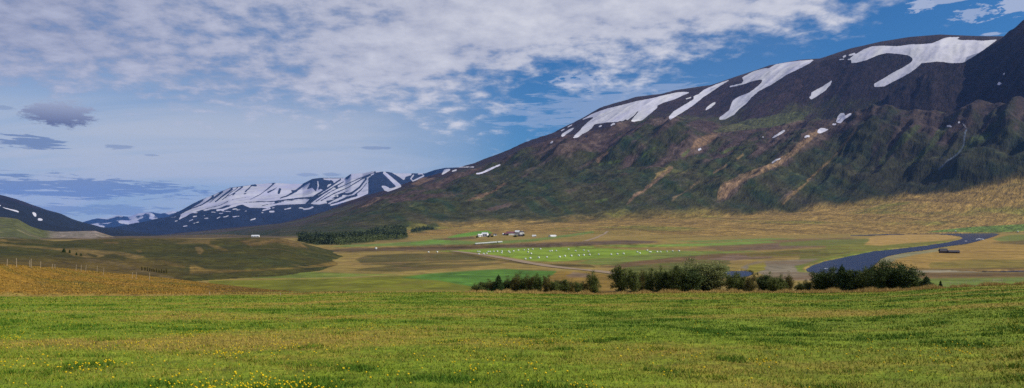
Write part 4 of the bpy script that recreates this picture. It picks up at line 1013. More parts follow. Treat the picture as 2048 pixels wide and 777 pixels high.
# ---- farm buildings
def house(name, px, py, w, d, h, rh, wall, roof, rz, lab, cat='house', nwin=3, door=True, chimney=False, rmin=2.6):
    p = hit(px, py, rmin)
    e = empty(name, (p[0], p[1], p[2] - 0.2), rz)
    tag(e, lab, cat)
    MB().box(-w / 2, w / 2, -d / 2, d / 2, 0, h).build('wall', wall, e)
    # gable ends
    for xx in (-w / 2, w / 2 - 0.12):
        g = MB(); n0 = len(g.v); g.v += [(xx, -d / 2, h), (xx, d / 2, h), (xx, 0, h + rh - 0.05), (xx + 0.12, -d / 2, h), (xx + 0.12, d / 2, h), (xx + 0.12, 0, h + rh - 0.05)]
        g.f += [(n0, n0 + 2, n0 + 1, n0 + 1), (n0 + 3, n0 + 4, n0 + 5, n0 + 5), (n0, n0 + 3, n0 + 5, n0 + 2), (n0 + 1, n0 + 2, n0 + 5, n0 + 4)]
        g.build('gable', wall, e)
    r = MB().gable(-w / 2 - 0.4, w / 2 + 0.4, -d / 2 - 0.4, d / 2 + 0.4, h - 0.05, h + rh).build('roof', roof, e)
    if chimney: MB().box(w * 0.2, w * 0.2 + 0.8, -0.4, 0.4, h + rh * 0.6, h + rh + 1.0).build('chimney', wall, r)
    for i in range(nwin):
        cx = -w / 2 + w * (i + 0.7) / (nwin + 0.4)
        f = MB().box(cx - 0.75, cx + 0.75, -d / 2 - 0.06, -d / 2 + 0.02, h * 0.35, h * 0.8).build('window', M_white, e)
        MB().box(cx - 0.6, cx + 0.6, -d / 2 - 0.09, -d / 2 - 0.05, h * 0.35 + 0.12, h * 0.8 - 0.12).build('pane', M_glass, f)
    if door: MB().box(w / 2 - 1.6, w / 2 - 0.6, -d / 2 - 0.07, -d / 2 + 0.02, 0.1, min(2.2, h - 0.2)).build('door', M_darkroof, e)
    return e
house('barn', 1022, 470.5, 16, 9, 3.6, 3.0, M_white, M_redroof, 0.15, 'long white barn with a dark red roof at the valley farm', 'barn', 6)
house('farmhouse', 1035, 470.5, 8, 8, 6.2, 2.6, M_white, M_whiteroof, -0.3, 'tall white farmhouse with pale roof right of the red roofed barn', 'house', 3, chimney=True)
house('farmhouse', 1042, 470.5, 9, 8, 5.2, 2.4, M_white, M_darkroof, 0.5, 'white farmhouse with grey roof at the right end of the farm', 'house', 3, chimney=True)
house('shed', 1008, 471, 5, 4, 2.6, 1.2, M_white, M_whiteroof, 0.2, 'small white shed left of the red roofed barn', 'shed', 1)
house('shed', 1012, 471.2, 7, 5, 3.2, 1.4, M_darkroof, M_redroof, 0.2, 'small dark shed touching the left end of the barn', 'shed', 1)
house('shed', 1041, 473.5, 8, 4, 2.4, 1.2, M_oldwood, M_darkroof, 0.1, 'low dark shed in front of the white farmhouses', 'shed', 1)
house('outbuilding', 960, 474, 7, 5, 3.0, 1.6, M_white, M_whiteroof, 0.4, 'white outbuilding at the left end of the smaller farmstead', 'outbuilding', 2)
house('outbuilding', 970, 473.5, 10, 7, 4.4, 2.4, M_white, M_whiteroof, -0.3, 'biggest white house of the smaller farmstead', 'house', 2)
house('outbuilding', 978, 473, 5, 5, 3, 1.5, M_darkroof, M_darkroof, 0.1, 'dark outbuilding beside the white house of the smaller farmstead', 'outbuilding', 1)
house('outbuilding', 990, 472, 5, 4, 2.6, 1.2, M_white, M_darkroof, 0.2, 'small white hut between the two farmsteads', 'hut', 1)
house('shelter', 1068, 474, 6, 4, 2.0, 1.0, M_white, M_whiteroof, 0.1, 'tiny pale shelter alone right of the farm', 'hut', 1)
house('greenhouse', 1105, 474, 16, 4.5, 1.8, 1.2, M_whiteroof, M_whiteroof, 0.9, 'long low white shed slanting across the green strip right of the farm', 'shed', 4)
house('farmhouse', 511, 474.6, 14, 6, 2.4, 1.6, M_white, M_whiteroof, 0.1, 'long white farmhouse peeping over the rounded hill', 'house', 4, rmin=1500)
# old dark barn by the river
p = hit(1899, 507)
e = empty('old_barn', (p[0], p[1], p[2] - 0.3), -0.25); tag(e, 'old black timber barn standing on the golden river bank', 'barn')
S = p[3] / F
def old(x0, x1, h, rh, d, y0):
    MB().box(x0, x1, y0, y0 + d, 0, h).build('wall', M_oldwood, e)
    MB().gable(x0 - 0.4, x1 + 0.4, y0 - 0.4, y0 + d + 0.4, h, h + rh).build('roof', M_darkroof, e)
old(-13 * S, -2 * S, 3.6 * S, 4.6 * S, 10 * S, 1)
old(-1 * S, 15 * S, 3.0 * S, 2.6 * S, 9 * S, -1)
MB().box(5 * S, 9 * S, -1.1, -0.95, 0, 3 * S).build('door', M_darkroof, e)
# pale stones / bales on the far right strip
for (x, y, lab) in [(1911, 463.2, 'small pair of white wrapped bales on the green strip above the river'), (2036, 464, 'single white wrapped bale at the far right above the river')]:
    bale(x, y, lab, None, 3.0, 1.2)
for (x, y, lab) in [(752, 498, 'lone white bale on the brown bank below the forest')]:
    bale(x, y, lab, None, 1.6, 0.3)

# ------------------------------------------------------------------ fence posts of the left bank
PM = MB(); PM.tube((0, 0, -0.4), (0.02, 0, 1.25), 0.06, 0.05, 7)
_o = PM.build('fence_post', M_post_w); POSTM = _o.data; bpy.data.objects.remove(_o)
posts = [(14, 532, 1.1, 'short pale fence post, leftmost on the orange bank'), (33, 534.5, 1.45, 'tall pale fence post second from the left on the orange bank'), (59.5, 535, 1.2, 'left one of two leaning pale posts standing together'), (62, 535.5, 1.5, 'crooked pale post, right one of the leaning pair'),
         (81, 536, 1.1, 'fence post just right of the leaning pair'), (104, 538, 0.9, 'fifth fence post along the orange bank'), (110, 538, 0.9, 'sixth fence post along the orange bank'), (152, 542.5, 1.25, 'left post of three close together on the orange bank'), (162, 543, 1.25, 'middle post of three close together on the orange bank'),
         (171, 543.5, 1.25, 'right post of three close together on the orange bank'), (194, 544, 1.2, 'fence post alone just right of the group of three'), (206.5, 551, 1.5, 'tall post standing a little lower on the bank'), (264, 558, 1.3, 'left post of a pair near the young saplings'), (272, 558.5, 1.4, 'right post of a pair near the young saplings'), (298.5, 560, 1.4, 'last fence post before the bank drops to the field'),
         (419, 589.5, 0.5, 'short pale stake at the meadow edge, left one'), (561, 592, 0.5, 'short pale stake at the meadow edge, right one')]
for x, y, h, lab in posts:
    p = hit(x, y, 100)
    o = bpy.data.objects.new('fence_post', POSTM); COL.objects.link(o)
    o.location = (p[0], p[1], p[2]); o.scale = (0.8, 0.8, 0.9 * h * (p[3] / 160) ** 0.5); o.rotation_euler = (RNG.normal(0, 0.04), RNG.normal(0, 0.05), RNG.uniform(0, 3))
    tag(o, lab, 'fence post', 'old fence posts on the heath bank')
# ------------------------------------------------------------------ wire fence at the right, beyond the meadow
e = empty('wire_fence', (0, 0, 0)); tag(e, 'thin post and wire fence beyond the meadow at the right', 'fence')
fp = []
for x in np.linspace(1885, 2075, 13):
    y = np.interp(x, [1885, 1960, 2075], [572, 566, 562])
    q = plane_pt(x, y, 0.0)
    rr_ = math.hypot(*q)
    if rr_ < 262: q = (q[0] * 262 / rr_, q[1] * 262 / rr_)
    fp.append((q[0], q[1], ground_at(*q)))
for q in fp: MB().tube((q[0], q[1], q[2] - 0.3), (q[0], q[1], q[2] + 1.3), 0.07, 0.06, 6).build('post', M_post, e)
for hh in (0.45, 0.8, 1.15):
    m_ = MB()
    for a, b_ in zip(fp[:-1], fp[1:]): m_.tube((a[0], a[1], a[2] + hh), (b_[0], b_[1], b_[2] + hh), 0.02, 0.02, 4)
    m_.build('wire', M_metal, e)
gp = plane_pt(1995, 564.5, 0.0); gz = ground_at(*gp)
e = empty('field_gate', (gp[0], gp[1], gz), 0.1); tag(e, 'small wooden field gate in the wire fence', 'gate')
m_ = MB(); 
for zz in (0.3, 0.75, 1.15): m_.box(-2, 2, -0.04, 0.04, zz, zz + 0.12)
m_.build('rails', M_post, e)
for xx in (-2.1, 2.1): MB().tube((xx, 0, -0.3), (xx, 0, 1.7 if xx > 0 else 1.4), 0.12, 0.1, 7).build('post', M_post, e)
print('objects', round(time.time() - T0, 1))

# ------------------------------------------------------------------ foliage
def leaf_mat(name, a, b_, k=0.8, transl=0.25):
    m, nt, bs = new_mat(name, rough=0.7, spec=0.25)
    at = nt.nodes.new('ShaderNodeAttribute'); at.attribute_name = 'rnd'
    mm = nt.nodes.new('ShaderNodeMix'); mm.data_type = 'RGBA'
    nt.links.new(at.outputs['Fac'], mm.inputs['Factor']); mm.inputs['A'].default_value = (*L(a, k), 1); mm.inputs['B'].default_value = (*L(b_, k), 1)
    nt.links.new(mm.outputs['Result'], bs.inputs['Base Color'])
    tr = nt.nodes.new('ShaderNodeBsdfTranslucent'); nt.links.new(mm.outputs['Result'], tr.inputs['Color'])
    ms = nt.nodes.new('ShaderNodeMixShader'); ms.inputs[0].default_value = transl
    nt.links.new(bs.outputs[0], ms.inputs[1]); nt.links.new(tr.outputs[0], ms.inputs[2]); nt.links.new(ms.outputs[0], nt.nodes['Material Output'].inputs[0])
    return m
M_willow = leaf_mat('willow_leaves', (66, 82, 34), (118, 128, 60))
M_silver = leaf_mat('silver_willow_leaves', (90, 102, 52), (156, 160, 98))
M_birch = leaf_mat('birch_leaves', (72, 76, 34), (126, 114, 54))
M_spruce = leaf_mat('spruce_needles', (34, 58, 30), (72, 94, 38), transl=0.1)
M_pine = leaf_mat('pine_needles', (40, 60, 26), (84, 100, 38), transl=0.1)
M_bark = plain('bark', (96, 84, 72), 0.9, 0.3, 6)
def leaves_mesh(name, C_, size, mat, droop=0.0):
    n = len(C_)
    a = RNG.normal(size=(n, 3)); a /= np.linalg.norm(a, axis=1)[:, None]
    b = np.cross(a, RNG.normal(size=(n, 3))); b /= np.linalg.norm(b, axis=1)[:, None]
    s = size * RNG.uniform(0.6, 1.3, n)[:, None]
    V_ = np.stack([C_ - a * s, C_ + b * s * 0.5, C_ + a * s, C_ - b * s * 0.5], 1).reshape(-1, 3)
    Fc = np.arange(4 * n).reshape(-1, 4)
    r = np.repeat(RNG.uniform(0, 1, n), 4)
    return V_, Fc, r
def crown_points(kind, nleaf):
    """unit tree: height 1, radius about 0.5"""
    pts = []; limbs = []
    if kind == 'conifer':
        for lv in range(13):
            h = 0.08 + 0.88 * lv / 12; R = 0.52 * (1 - h) ** 0.75 * RNG.uniform(0.8, 1.15) + 0.03
            nb = 9 if h < 0.6 else 6
            for k in range(nb):
                t = 2 * math.pi * (k + RNG.uniform(-.3, .3)) / nb; rr_ = R * RNG.uniform(0.65, 1.1)
                tip = np.array((math.cos(t) * rr_, math.sin(t) * rr_, h - 0.04 * rr_))
                limbs.append(((0, 0, h), tuple(tip)))
                m = int(nleaf / 110)
                s = RNG.uniform(0.15, 1, m)[:, None]
                pts.append(np.array((0, 0, h)) * (1 - s) + tip * s + RNG.normal(0, 1, (m, 3)) * np.array((0.035, 0.035, 0.025)))
        pts.append(np.array((0, 0, 1.0)) + RNG.normal(0, 1, (nleaf // 60, 3)) * np.array((0.012, 0.012, 0.05)))
    else:
        nst = {'round': 12, 'shrub': 9, 'upright': 7}[kind]
        for k in range(nst):
            t = 2 * math.pi * k / nst + RNG.uniform(-.4, .4); lean = RNG.uniform(0.05, 0.42 if kind != 'upright' else 0.28)
            top = np.array((math.cos(t) * lean, math.sin(t) * lean, RNG.uniform(0.55, 0.95) if k else 0.98)) * (1, 1, 1)
            if kind == 'round': top[2] = 0.97 * math.sqrt(max(0.15, 1 - (lean / 0.55) ** 2)) * RNG.uniform(0.7, 1)
            limbs.append(((RNG.uniform(-.03, .03), RNG.uniform(-.03, .03), 0), tuple(top)))
            ncl = 14
            for c in range(ncl):
                s = RNG.uniform(0.12, 1.0)
                cc = top * s; cc[2] = top[2] * s
                spread = 0.15 * (1 - 0.45 * s)
                cc = cc + RNG.normal(0, 1, 3) * spread * 0.8; cc[2] = max(cc[2], 0.03)
                limbs.append((tuple(top * s * 0.85), tuple(cc)))
                m = int(nleaf / (nst * ncl))
                pts.append(cc + RNG.normal(0, 1, (m, 3)) * RNG.uniform(0.03, 0.06) * np.array((1.1, 1.1, 1.1 if kind != 'upright' else 1.7)))
    P = np.concatenate(pts); P[:, 2] = np.abs(P[:, 2])
    return P, limbs
def tree_meshes(kind, mat, nleaf, size):
    P, limbs = crown_points(kind, nleaf)
    V_, Fc, r = leaves_mesh('crown', P, size, mat)
    c = mesh_obj('crown', V_, Fc, mat, attrs={'rnd': ('FLOAT', r)}); cm = c.data; bpy.data.objects.remove(c)
    m_ = MB()
    if kind == 'conifer':
        m_.tube((0, 0, -0.05), (0, 0, 1.0), 0.022, 0.003, 7)
        for a, b_ in limbs: m_.tube(a, b_, 0.005, 0.002, 4)
    else:
        for a, b_ in limbs:
            big = a[2] == 0
            m_.tube((a[0], a[1], a[2] - (0.05 if big else 0)), b_, 0.014 if big else 0.005, 0.004 if big else 0.002, 5)
    t = m_.build('trunk', M_bark); tm = t.data; bpy.data.objects.remove(t)
    return cm, tm
LS = 0.023
variants = {
    'willow': [tree_meshes('shrub', M_willow, 9000, LS) for _ in range(3)] + [tree_meshes('upright', M_willow, 8000, LS) for _ in range(2)],
    'birch': [tree_meshes('upright', M_birch, 7000, LS) for _ in range(3)],
    'silver': [tree_meshes('round', M_silver, 26000, LS * 0.75)],
    'dark': [tree_meshes('round', M_pine, 12000, LS) for _ in range(2)],
    'spruce': [tree_meshes('conifer', M_spruce, 9000, 0.026) for _ in range(3)],
    'pine': [tree_meshes('round', M_pine, 14000, LS) , tree_meshes('shrub', M_pine, 12000, LS), tree_meshes('round', M_pine, 14000, LS)]}
def tree(name, px, ytop, wpx, kind, lab, cat, group, r=None, ybase=None):
    r = r if r else REDGE + RNG.uniform(5, 12)
    a, e_ = az_el(px, ytop); a = float(a)
    x, y = r * math.sin(a), r * math.cos(a)
    gz = ground_at(x, y)
    h = (CZ + r * float(e_)) - gz
    w = wpx * r / F
    cm, tm = variants[kind][RNG.integers(len(variants[kind]))]
    e = bpy.data.objects.new(name, None); COL.objects.link(e); e.location = (x, y, gz - 0.05); e.rotation_euler = (0, 0, RNG.uniform(0, 6.28))
    wf = w / 0.86 * (1.0 if kind in ('spruce',) or name in ('young_birch',) else 1.3)
    e.scale = (wf, wf, h)
    for nm, me in (('trunk', tm), ('crown', cm)):
        c = bpy.data.objects.new(nm, me); COL.objects.link(c); c.parent = e
    tag(e, lab, cat, group)
    return e
hedge1 = [(952, 568, 24, 'willow'), (968, 561, 28, 'willow'), (985, 562, 26, 'birch'), (997, 552, 26, 'spruce'), (1015, 556, 26, 'willow'), (1030, 549, 26, 'birch'), (1047, 549, 26, 'willow'), (1061, 550, 24, 'birch'), (1076, 549, 26, 'willow'), (1093, 550, 20, 'birch'),
          (1108, 562, 22, 'willow'), (1112, 560, 18, 'birch'), (1127, 558, 24, 'willow'), (1142, 562, 22, 'birch'), (1156, 563, 20, 'willow'), (1171, 563, 22, 'birch'), (1186, 547, 28, 'willow')]
kw = {'willow': 'dark green willow', 'birch': 'thin olive birch', 'spruce': 'fresh green spruce', 'silver': 'big pale silvery willow', 'dark': 'dense dark round tree', 'pine': 'dense dark green pine'}
kn_ = {'willow': 'willow_tree', 'birch': 'birch_tree', 'spruce': 'spruce_tree', 'silver': 'willow_tree', 'dark': 'pine_tree', 'pine': 'pine_tree'}
for i, (x, y, w, k) in enumerate(hedge1):
    tree(kn_[k], x, y, w, k, f'{kw[k]}, {ORD[i]} from the left in the low hedge left of the gap', 'tree', 'low trees of the left hedge')
hedge2 = [(1241, 531, 34, 'willow'), (1266, 538, 28, 'willow'), (1284, 541, 24, 'birch'), (1299, 540, 26, 'willow'), (1318, 538, 28, 'willow'), (1336, 540, 26, 'dark'), (1352, 534, 34, 'willow'), (1374, 527, 42, 'dark'), (1412, 521, 84, 'silver')]
for i, (x, y, w, k) in enumerate(hedge2):
    lab = 'largest tree, pale silvery green round willow in the middle of the hedge' if k == 'silver' else f'{kw[k]}, {ORD[i]} from the left between the gap and the big silvery willow'
    tree(kn_[k], x, y, w, k, lab, 'tree', 'trees left of the silvery willow')
hedge3 = [(1465, 548, 34, 'willow'), (1482, 550, 28, 'willow'), (1499, 549, 26, 'birch'), (1526, 544, 30, 'dark'), (1545, 550, 24, 'willow'), (1561, 553, 24, 'willow'), (1578, 549, 18, 'birch'), (1600, 566, 20, 'willow'), (1616, 562, 22, 'willow')]
for i, (x, y, w, k) in enumerate(hedge3):
    tree(kn_[k], x, y, w, k, f'{kw[k]}, {ORD[i]} from the left between the silvery willow and the pines', 'tree', 'small trees right of the silvery willow')
hedge4 = [(1640, 541, 36, 'pine'), (1660, 536, 36, 'pine'), (1684, 534, 36, 'spruce'), (1706, 534, 34, 'pine'), (1728, 540, 30, 'willow'), (1744, 533, 30, 'pine'), (1757, 527, 34, 'pine'), (1780, 523, 52, 'pine'), (1804, 528, 46, 'pine'), (1822, 542, 32, 'willow'), (1838, 557, 24, 'willow'), (1853, 554, 26, 'spruce'), (1881, 562, 8, 'spruce')]
for i, (x, y, w, k) in enumerate(hedge4):
    lab = f'{kw[k]}, {ORD[i]} from the left in the dense dark clump at the right' if i < 12 else 'tiny lone spruce just right of the dark clump'
    tree(kn_[k], x, y, w, k, lab, 'tree', 'dark clump at the right')
# conifers and saplings on the left hill
for i, (x, yb, h, w) in enumerate([(128, 505, 8, 7), (139.5, 506.5, 7, 4), (153, 511, 6, 4), (162, 512, 5, 4)]):
    p = hit(x, yb, 250)
    tree('spruce_tree', x, yb - h, w, 'spruce', f'small dark spruce, {ORD[i]} from the left on the tan strip of the hill', 'tree', 'small spruces on the moraine hill', r=p[3])
for i, x in enumerate([284, 290, 295, 300, 304, 308, 313, 318, 323, 328, 333]):
    yb = np.interp(x, [284, 333], [541, 547]); p = hit(x, yb, 250)
    tree('young_birch', x, yb - RNG.uniform(6, 9), 3.4, 'birch', f'pale green sapling, {ORD[i]} from the left in the row on the hill foot', 'sapling', 'row of young saplings', r=p[3])
print('trees', round(time.time() - T0, 1))

for i, (x, yb, h, w, lab) in enumerate([(954, 476, 4, 6, 'dark shrub tree at the left end of the smaller farmstead'), (976.5, 475.5, 5, 5, 'dark tree right beside the white house of the smaller farmstead'), (984, 474.5, 3.5, 6, 'low dark tree between the smaller farmstead and the white hut'),
                            (1015, 471.5, 4, 5, 'small tree just left of the red roofed barn'), (1030, 474.5, 4, 9, 'wide dark shrub in front of the red roofed barn'), (1047, 472.5, 5, 5, 'dark tree at the right end of the main farm')]):
    p = hit(x, yb, 400)
    tree('farm_tree', x, yb - h, w, 'willow', lab, 'tree', 'trees around the farms', r=p[3])
# ------------------------------------------------------------------ far plantation: one mass of small conifers and birches
def blob_mesh(seed, n, cone):
    g = np.random.default_rng(seed)
    z = g.uniform(0, 1, n); rad_ = (0.32 * (1 - z) + 0.03) if cone else 0.40 * np.sqrt(np.clip(1 - (2 * z - 1) ** 2, 0.05, 1))
    t = g.uniform(0, 6.28, n); q = np.sqrt(g.uniform(0.2, 1, n)) * rad_
    return np.stack([np.cos(t) * q, np.sin(t) * q, z], 1)
VV = []; FF = []; RRn = []; off = 0
cand = 0; made = 0
cells = np.argwhere((fm > 0.4) & (R2 > 850) & (R2 < 4200))
pick = cells[RNG.choice(len(cells), size=min(13000, len(cells)), replace=False)]
protos = [blob_mesh(1, 26, True), blob_mesh(2, 26, True), blob_mesh(3, 24, False), blob_mesh(4, 24, False)]
tv = []; tsz = []; tc_ = []
for (i, j) in pick:
    x, y, z = X[i, j], Y[i, j], Z[i, j]
    dens = pn(np.array([x / 120]), np.array([y / 120]), 5)[0]
    d2 = pn(np.array([x / 45]), np.array([y / 90]), 6)[0]
    if 0.7 * dens + 0.6 * d2 + (1.6 * (min(fm[i, j], 1) - 0.85) if fm[i, j] > 0.63 else 0.0) + RNG.normal(0, 0.15) < -0.15: continue
    cone = dens > 0.05 + 2.0 * (fm[i, j] < 0.63)
    pr = protos[RNG.integers(2) if cone else 2 + RNG.integers(2)]
    h = RNG.uniform(5, 11) if cone else (RNG.uniform(3.5, 8) if fm[i, j] > 0.63 else RNG.uniform(1.5, 4))
    h *= 0.5 + 0.45 * RNG.uniform()
    P = pr * (h * (0.8 if cone else 0.9), h * (0.8 if cone else 0.9), h) + (x, y, z - 0.5)
    tv.append(P); tsz.append(np.full(len(P), h * 0.11)); tc_.append(np.full(len(P), (0.15 if cone else 0.6)) + RNG.uniform(-.2, .3) + 0.7 * d2)
tv = np.concatenate(tv); tsz = np.concatenate(tsz); tc_ = np.clip(np.concatenate(tc_), 0, 1)
n = len(tv); a = RNG.normal(size=(n, 3)); a /= np.linalg.norm(a, axis=1)[:, None]; b_ = np.cross(a, RNG.normal(size=(n, 3))); b_ /= np.linalg.norm(b_, axis=1)[:, None]
Vq = np.stack([tv - a * tsz[:, None], tv + b_ * tsz[:, None], tv + a * tsz[:, None], tv - b_ * tsz[:, None]], 1).reshape(-1, 3)
M_forest = leaf_mat('plantation_foliage', (46, 62, 48), (94, 106, 62), transl=0.1)
o = mesh_obj('far_forest', Vq, np.arange(4 * n).reshape(-1, 4), M_forest, attrs={'rnd': ('FLOAT', np.repeat(tc_, 4))})
tag(o, 'dark plantation of conifers and birches at the foot of the mountain', 'forest', kind='stuff')

# ------------------------------------------------------------------ grass: blades near, tall dry grass on the edge, flowers
def grass_mat(name, cols, k=0.8):
    m, nt, bs = new_mat(name, rough=0.8, spec=0.15)
    at = nt.nodes.new('ShaderNodeAttribute'); at.attribute_name = 'rnd'
    cr = nt.nodes.new('ShaderNodeValToRGB'); el = cr.color_ramp.elements
    el[0].color = (*L(cols[0], k), 1); el[1].color = (*L(cols[-1], k), 1)
    for i, c in enumerate(cols[1:-1]):
        x = el.new((i + 1) / (len(cols) - 1)); x.color = (*L(c, k), 1)
    nt.links.new(at.outputs['Fac'], cr.inputs[0]); nt.links.new(cr.outputs[0], bs.inputs['Base Color'])
    return m
M_grass = grass_mat('grass_blades', [(76, 110, 26), (108, 130, 32), (136, 144, 42), (172, 150, 68)])
M_dry = grass_mat('dry_grass', [(150, 118, 66), (184, 152, 88), (204, 178, 112), (128, 124, 56)])
def ground_many(x, y):
    a = np.arctan2(x, y); r = np.hypot(x, y)
    j = np.clip(np.interp(a, az, np.arange(NC)), 0, NC - 1.001); i = np.clip(np.interp(r, rr, np.arange(NR)), 0, NR - 1.001)
    i0 = i.astype(int); j0 = j.astype(int); fi = i - i0; fj = j - j0
    return (Z[i0, j0] * (1 - fj) + Z[i0, j0 + 1] * fj) * (1 - fi) + (Z[i0 + 1, j0] * (1 - fj) + Z[i0 + 1, j0 + 1] * fj) * fi
def blades(name, x, y, h, w, rnd, mat, lean=0.5):
    n = len(x); z = ground_many(x, y) - 0.01
    t = RNG.uniform(0, 6.28, n); dx, dy = np.cos(t) * w / 2, np.sin(t) * w / 2
    l = RNG.normal(0, lean, (2, n)) * h
    V_ = np.stack([np.stack([x - dx, y - dy, z], 1), np.stack([x + dx, y + dy, z], 1), np.stack([x + l[0], y + l[1], z + h], 1)], 1).reshape(-1, 3)
    return mesh_obj(name, V_, np.arange(3 * n).reshape(-1, 3), mat, attrs={'rnd': ('FLOAT', np.repeat(rnd, 3))})
nb = 500000
r = 11 * (118 / 11) ** (RNG.uniform(0, 1, nb) ** 0.8); a = RNG.uniform(rad(-38), rad(38), nb)
ne = 70000; r[:ne] = RNG.uniform(6, 45, ne); a[:ne] = RNG.uniform(rad(34), rad(62), ne) * RNG.choice([-1, 1], ne)
x = r * np.sin(a); y = r * np.cos(a)
dens = fbm(x / 2.2, y / 1.6, 3, 112) - 0.35 * fbm(x / 14, y / 9, 3, 111); dry = fbm(x / 14, y / 9, 3, 111)
keep = RNG.uniform(0, 1, nb) < (0.35 + 0.65 * sstep(-0.2, 0.4, dens)); x, y, r, dens, dry = x[keep], y[keep], r[keep], dens[keep], dry[keep]
h = (0.035 + 0.045 * RNG.uniform(0, 1, len(x)) + 0.05 * sstep(0.2, 0.45, dens)) * (1 + r / 160)
w = 0.007 + 0.0008 * r
rn = np.clip(0.44 + 0.25 * RNG.normal(size=len(x)) + 0.06 + 0.85 * dry - 0.6 * sstep(0.15, 0.4, dens), 0, 1)
tag(blades('grass', x, y, h, w, rn, M_grass, 0.6), 'short green grass of the meadow', 'grass', kind='stuff')
# tall dry fringe
nb = 60000
px = np.where(RNG.uniform(0, 1, nb) < 0.15, RNG.uniform(330, 940, nb), RNG.uniform(930, 2300, nb))
a = az_el(px, 585)[0]
gap = fbm(px / 40, px * 0, 3, 8)
r = REDGE + RNG.uniform(-1.0, 7, nb)
x = r * np.sin(a); y = r * np.cos(a)
h = np.where(px > 930, 0.22 + 0.6 * RNG.uniform(0, 1, nb) * sstep(-0.3, 0.3, gap) + 0.15 * sstep(1640, 1700, px) * sstep(1900, 1840, px), 0.08 + 0.12 * RNG.uniform(0, 1, nb))
h = h * np.where((px > 1180) & (px < 1232), 0.6, 1)
rn = np.clip(0.35 + 0.3 * RNG.normal(size=nb), 0, 1)
keep = (RNG.uniform(0, 1, nb) < 0.25 + 0.75 * sstep(-0.3, 0.2, gap))
tag(blades('dry_grass', x[keep], y[keep], h[keep], np.full(keep.sum(), 0.05), rn[keep], M_dry, 0.22), 'tall dry golden grass along the far edge of the meadow', 'grass', kind='stuff')
# heath tussocks on the orange bank
nb = 60000
m = np.argwhere((CID == 1) & (R2 > 119) & (R2 < 330)); q = m[RNG.integers(0, len(m), nb)]
rj = R2[q[:, 0], q[:, 1]] * (1 + RNG.uniform(-.008, .008, nb)); aj = A2[q[:, 0], q[:, 1]] + RNG.uniform(-.0007, .0007, nb)
x = rj * np.sin(aj); y = rj * np.cos(aj)
M_heath = grass_mat('heath_blades', [(172, 134, 56), (142, 110, 42), (112, 98, 42), (84, 74, 38)])
n1 = fbm(x / 30, y / 12, 3, 121); n2 = fbm(x / 3, y / 2.5, 3, 122)
tag(blades('heath', x, y, 0.08 + 0.13 * RNG.uniform(0, 1, nb), np.full(nb, 0.16), np.clip(0.3 + 0.25 * RNG.normal(size=nb) + 0.7 * n2 + 0.3 * sstep(380, 470, proj(x, y, 10)[0]), 0, 1), M_heath, 0.5), 'tussocky orange and rust heath on the bank', 'heath', kind='stuff')

# dandelions
m_y, nt, bs = new_mat('yellow_petals', L((228, 198, 24), 0.75), 0.7, 0.2)
m_st = plain('flower_stem', (110, 130, 60))
nf = 5200
r = 12.5 * (95 / 12.5) ** RNG.uniform(0, 1, nf * 14); px = RNG.uniform(-60, 2110, nf * 14)
a = az_el(px, 660)[0]; x = r * np.sin(a); y = r * np.cos(a)
py = proj(x, y, ground_many(x, y))[1]
cl = fbm(x / 5, y / 5, 3, 71) + 0.6 * fbm(x / 1.2, y / 1.2, 2, 72)
reg = 0.25 + 0.75 * sstep(1350, 950, px) + 0.0 * px
reg = reg * (0.35 + 0.65 * sstep(620, 690, py))
prob = 0.30 * sstep(0.05, 0.75, cl + 0.05) * reg + 0.012 * reg
k = RNG.uniform(0, 1, len(x)) < prob
x, y, r = x[k][:nf], y[k][:nf], r[k][:nf]
o_ = np.argsort(r); x, y, r = x[o_], y[o_], r[o_]
z = ground_many(x, y)
print('flowers', len(x))
bm = bmesh.new()
sgs = 8
top = bm.verts.new((0, 0, 0.135)); ring1 = [bm.verts.new((0.016 * math.cos(t), 0.016 * math.sin(t), 0.134)) for t in np.linspace(0, 2 * math.pi, sgs, endpoint=False)]
ring2 = [bm.verts.new((0.019 * math.cos(t), 0.019 * math.sin(t), 0.122 + 0.004 * (i % 2))) for i, t in enumerate(np.linspace(0, 2 * math.pi, sgs, endpoint=False))]
ring3 = [bm.verts.new((0.008 * math.cos(t), 0.008 * math.sin(t), 0.108)) for t in np.linspace(0, 2 * math.pi, sgs, endpoint=False)]
for i in range(sgs):
    j = (i + 1) % sgs
    bm.faces.new((top, ring1[i], ring1[j])); bm.faces.new((ring1[i], ring2[i], ring2[j], ring1[j])); bm.faces.new((ring2[i], ring3[i], ring3[j], ring2[j]))
base = [bm.verts.new((0.004 * math.cos(t), 0.004 * math.sin(t), -0.02)) for t in (0, 2.1, 4.2)]; tp = [bm.verts.new((0.004 * math.cos(t), 0.004 * math.sin(t), 0.11)) for t in (0, 2.1, 4.2)]
for i in range(3): f = bm.faces.new((base[i], base[(i + 1) % 3], tp[(i + 1) % 3], tp[i])); f.material_index = 1
dm = bpy.data.meshes.new('dandelion'); bm.to_mesh(dm); bm.free(); dm.materials.append(m_y); dm.materials.append(m_st)
inv = (proj(x, y, z)[0] > 5) & (proj(x, y, z)[0] < 2043) & (proj(x, y, z)[1] < 772)
near = np.where(inv)[0][:300]
for i in near:
    o = bpy.data.objects.new('dandelion', dm); COL.objects.link(o)
    o.location = (x[i], y[i], z[i]); s = RNG.uniform(0.9, 1.3); o.scale = (s, s, RNG.uniform(0.7, 1.3)); o.rotation_euler = (RNG.normal(0, .25), RNG.normal(0, .25), RNG.uniform(0, 6))
    tag(o, 'yellow dandelion standing in the near meadow grass', 'dandelion', 'dandelions in the near meadow')
rest = np.setdiff1d(np.arange(len(x)), near)
dv = np.array([v.co for v in dm.vertices])[:1 + 2 * sgs]
df = [tuple(p.vertices) for p in dm.polygons]
hx = []
t8 = np.linspace(0, 2 * math.pi, 6, endpoint=False)
C0 = np.stack([x[rest], y[rest], z[rest] + 0.12 * RNG.uniform(0.6, 1.2, len(rest))], 1)
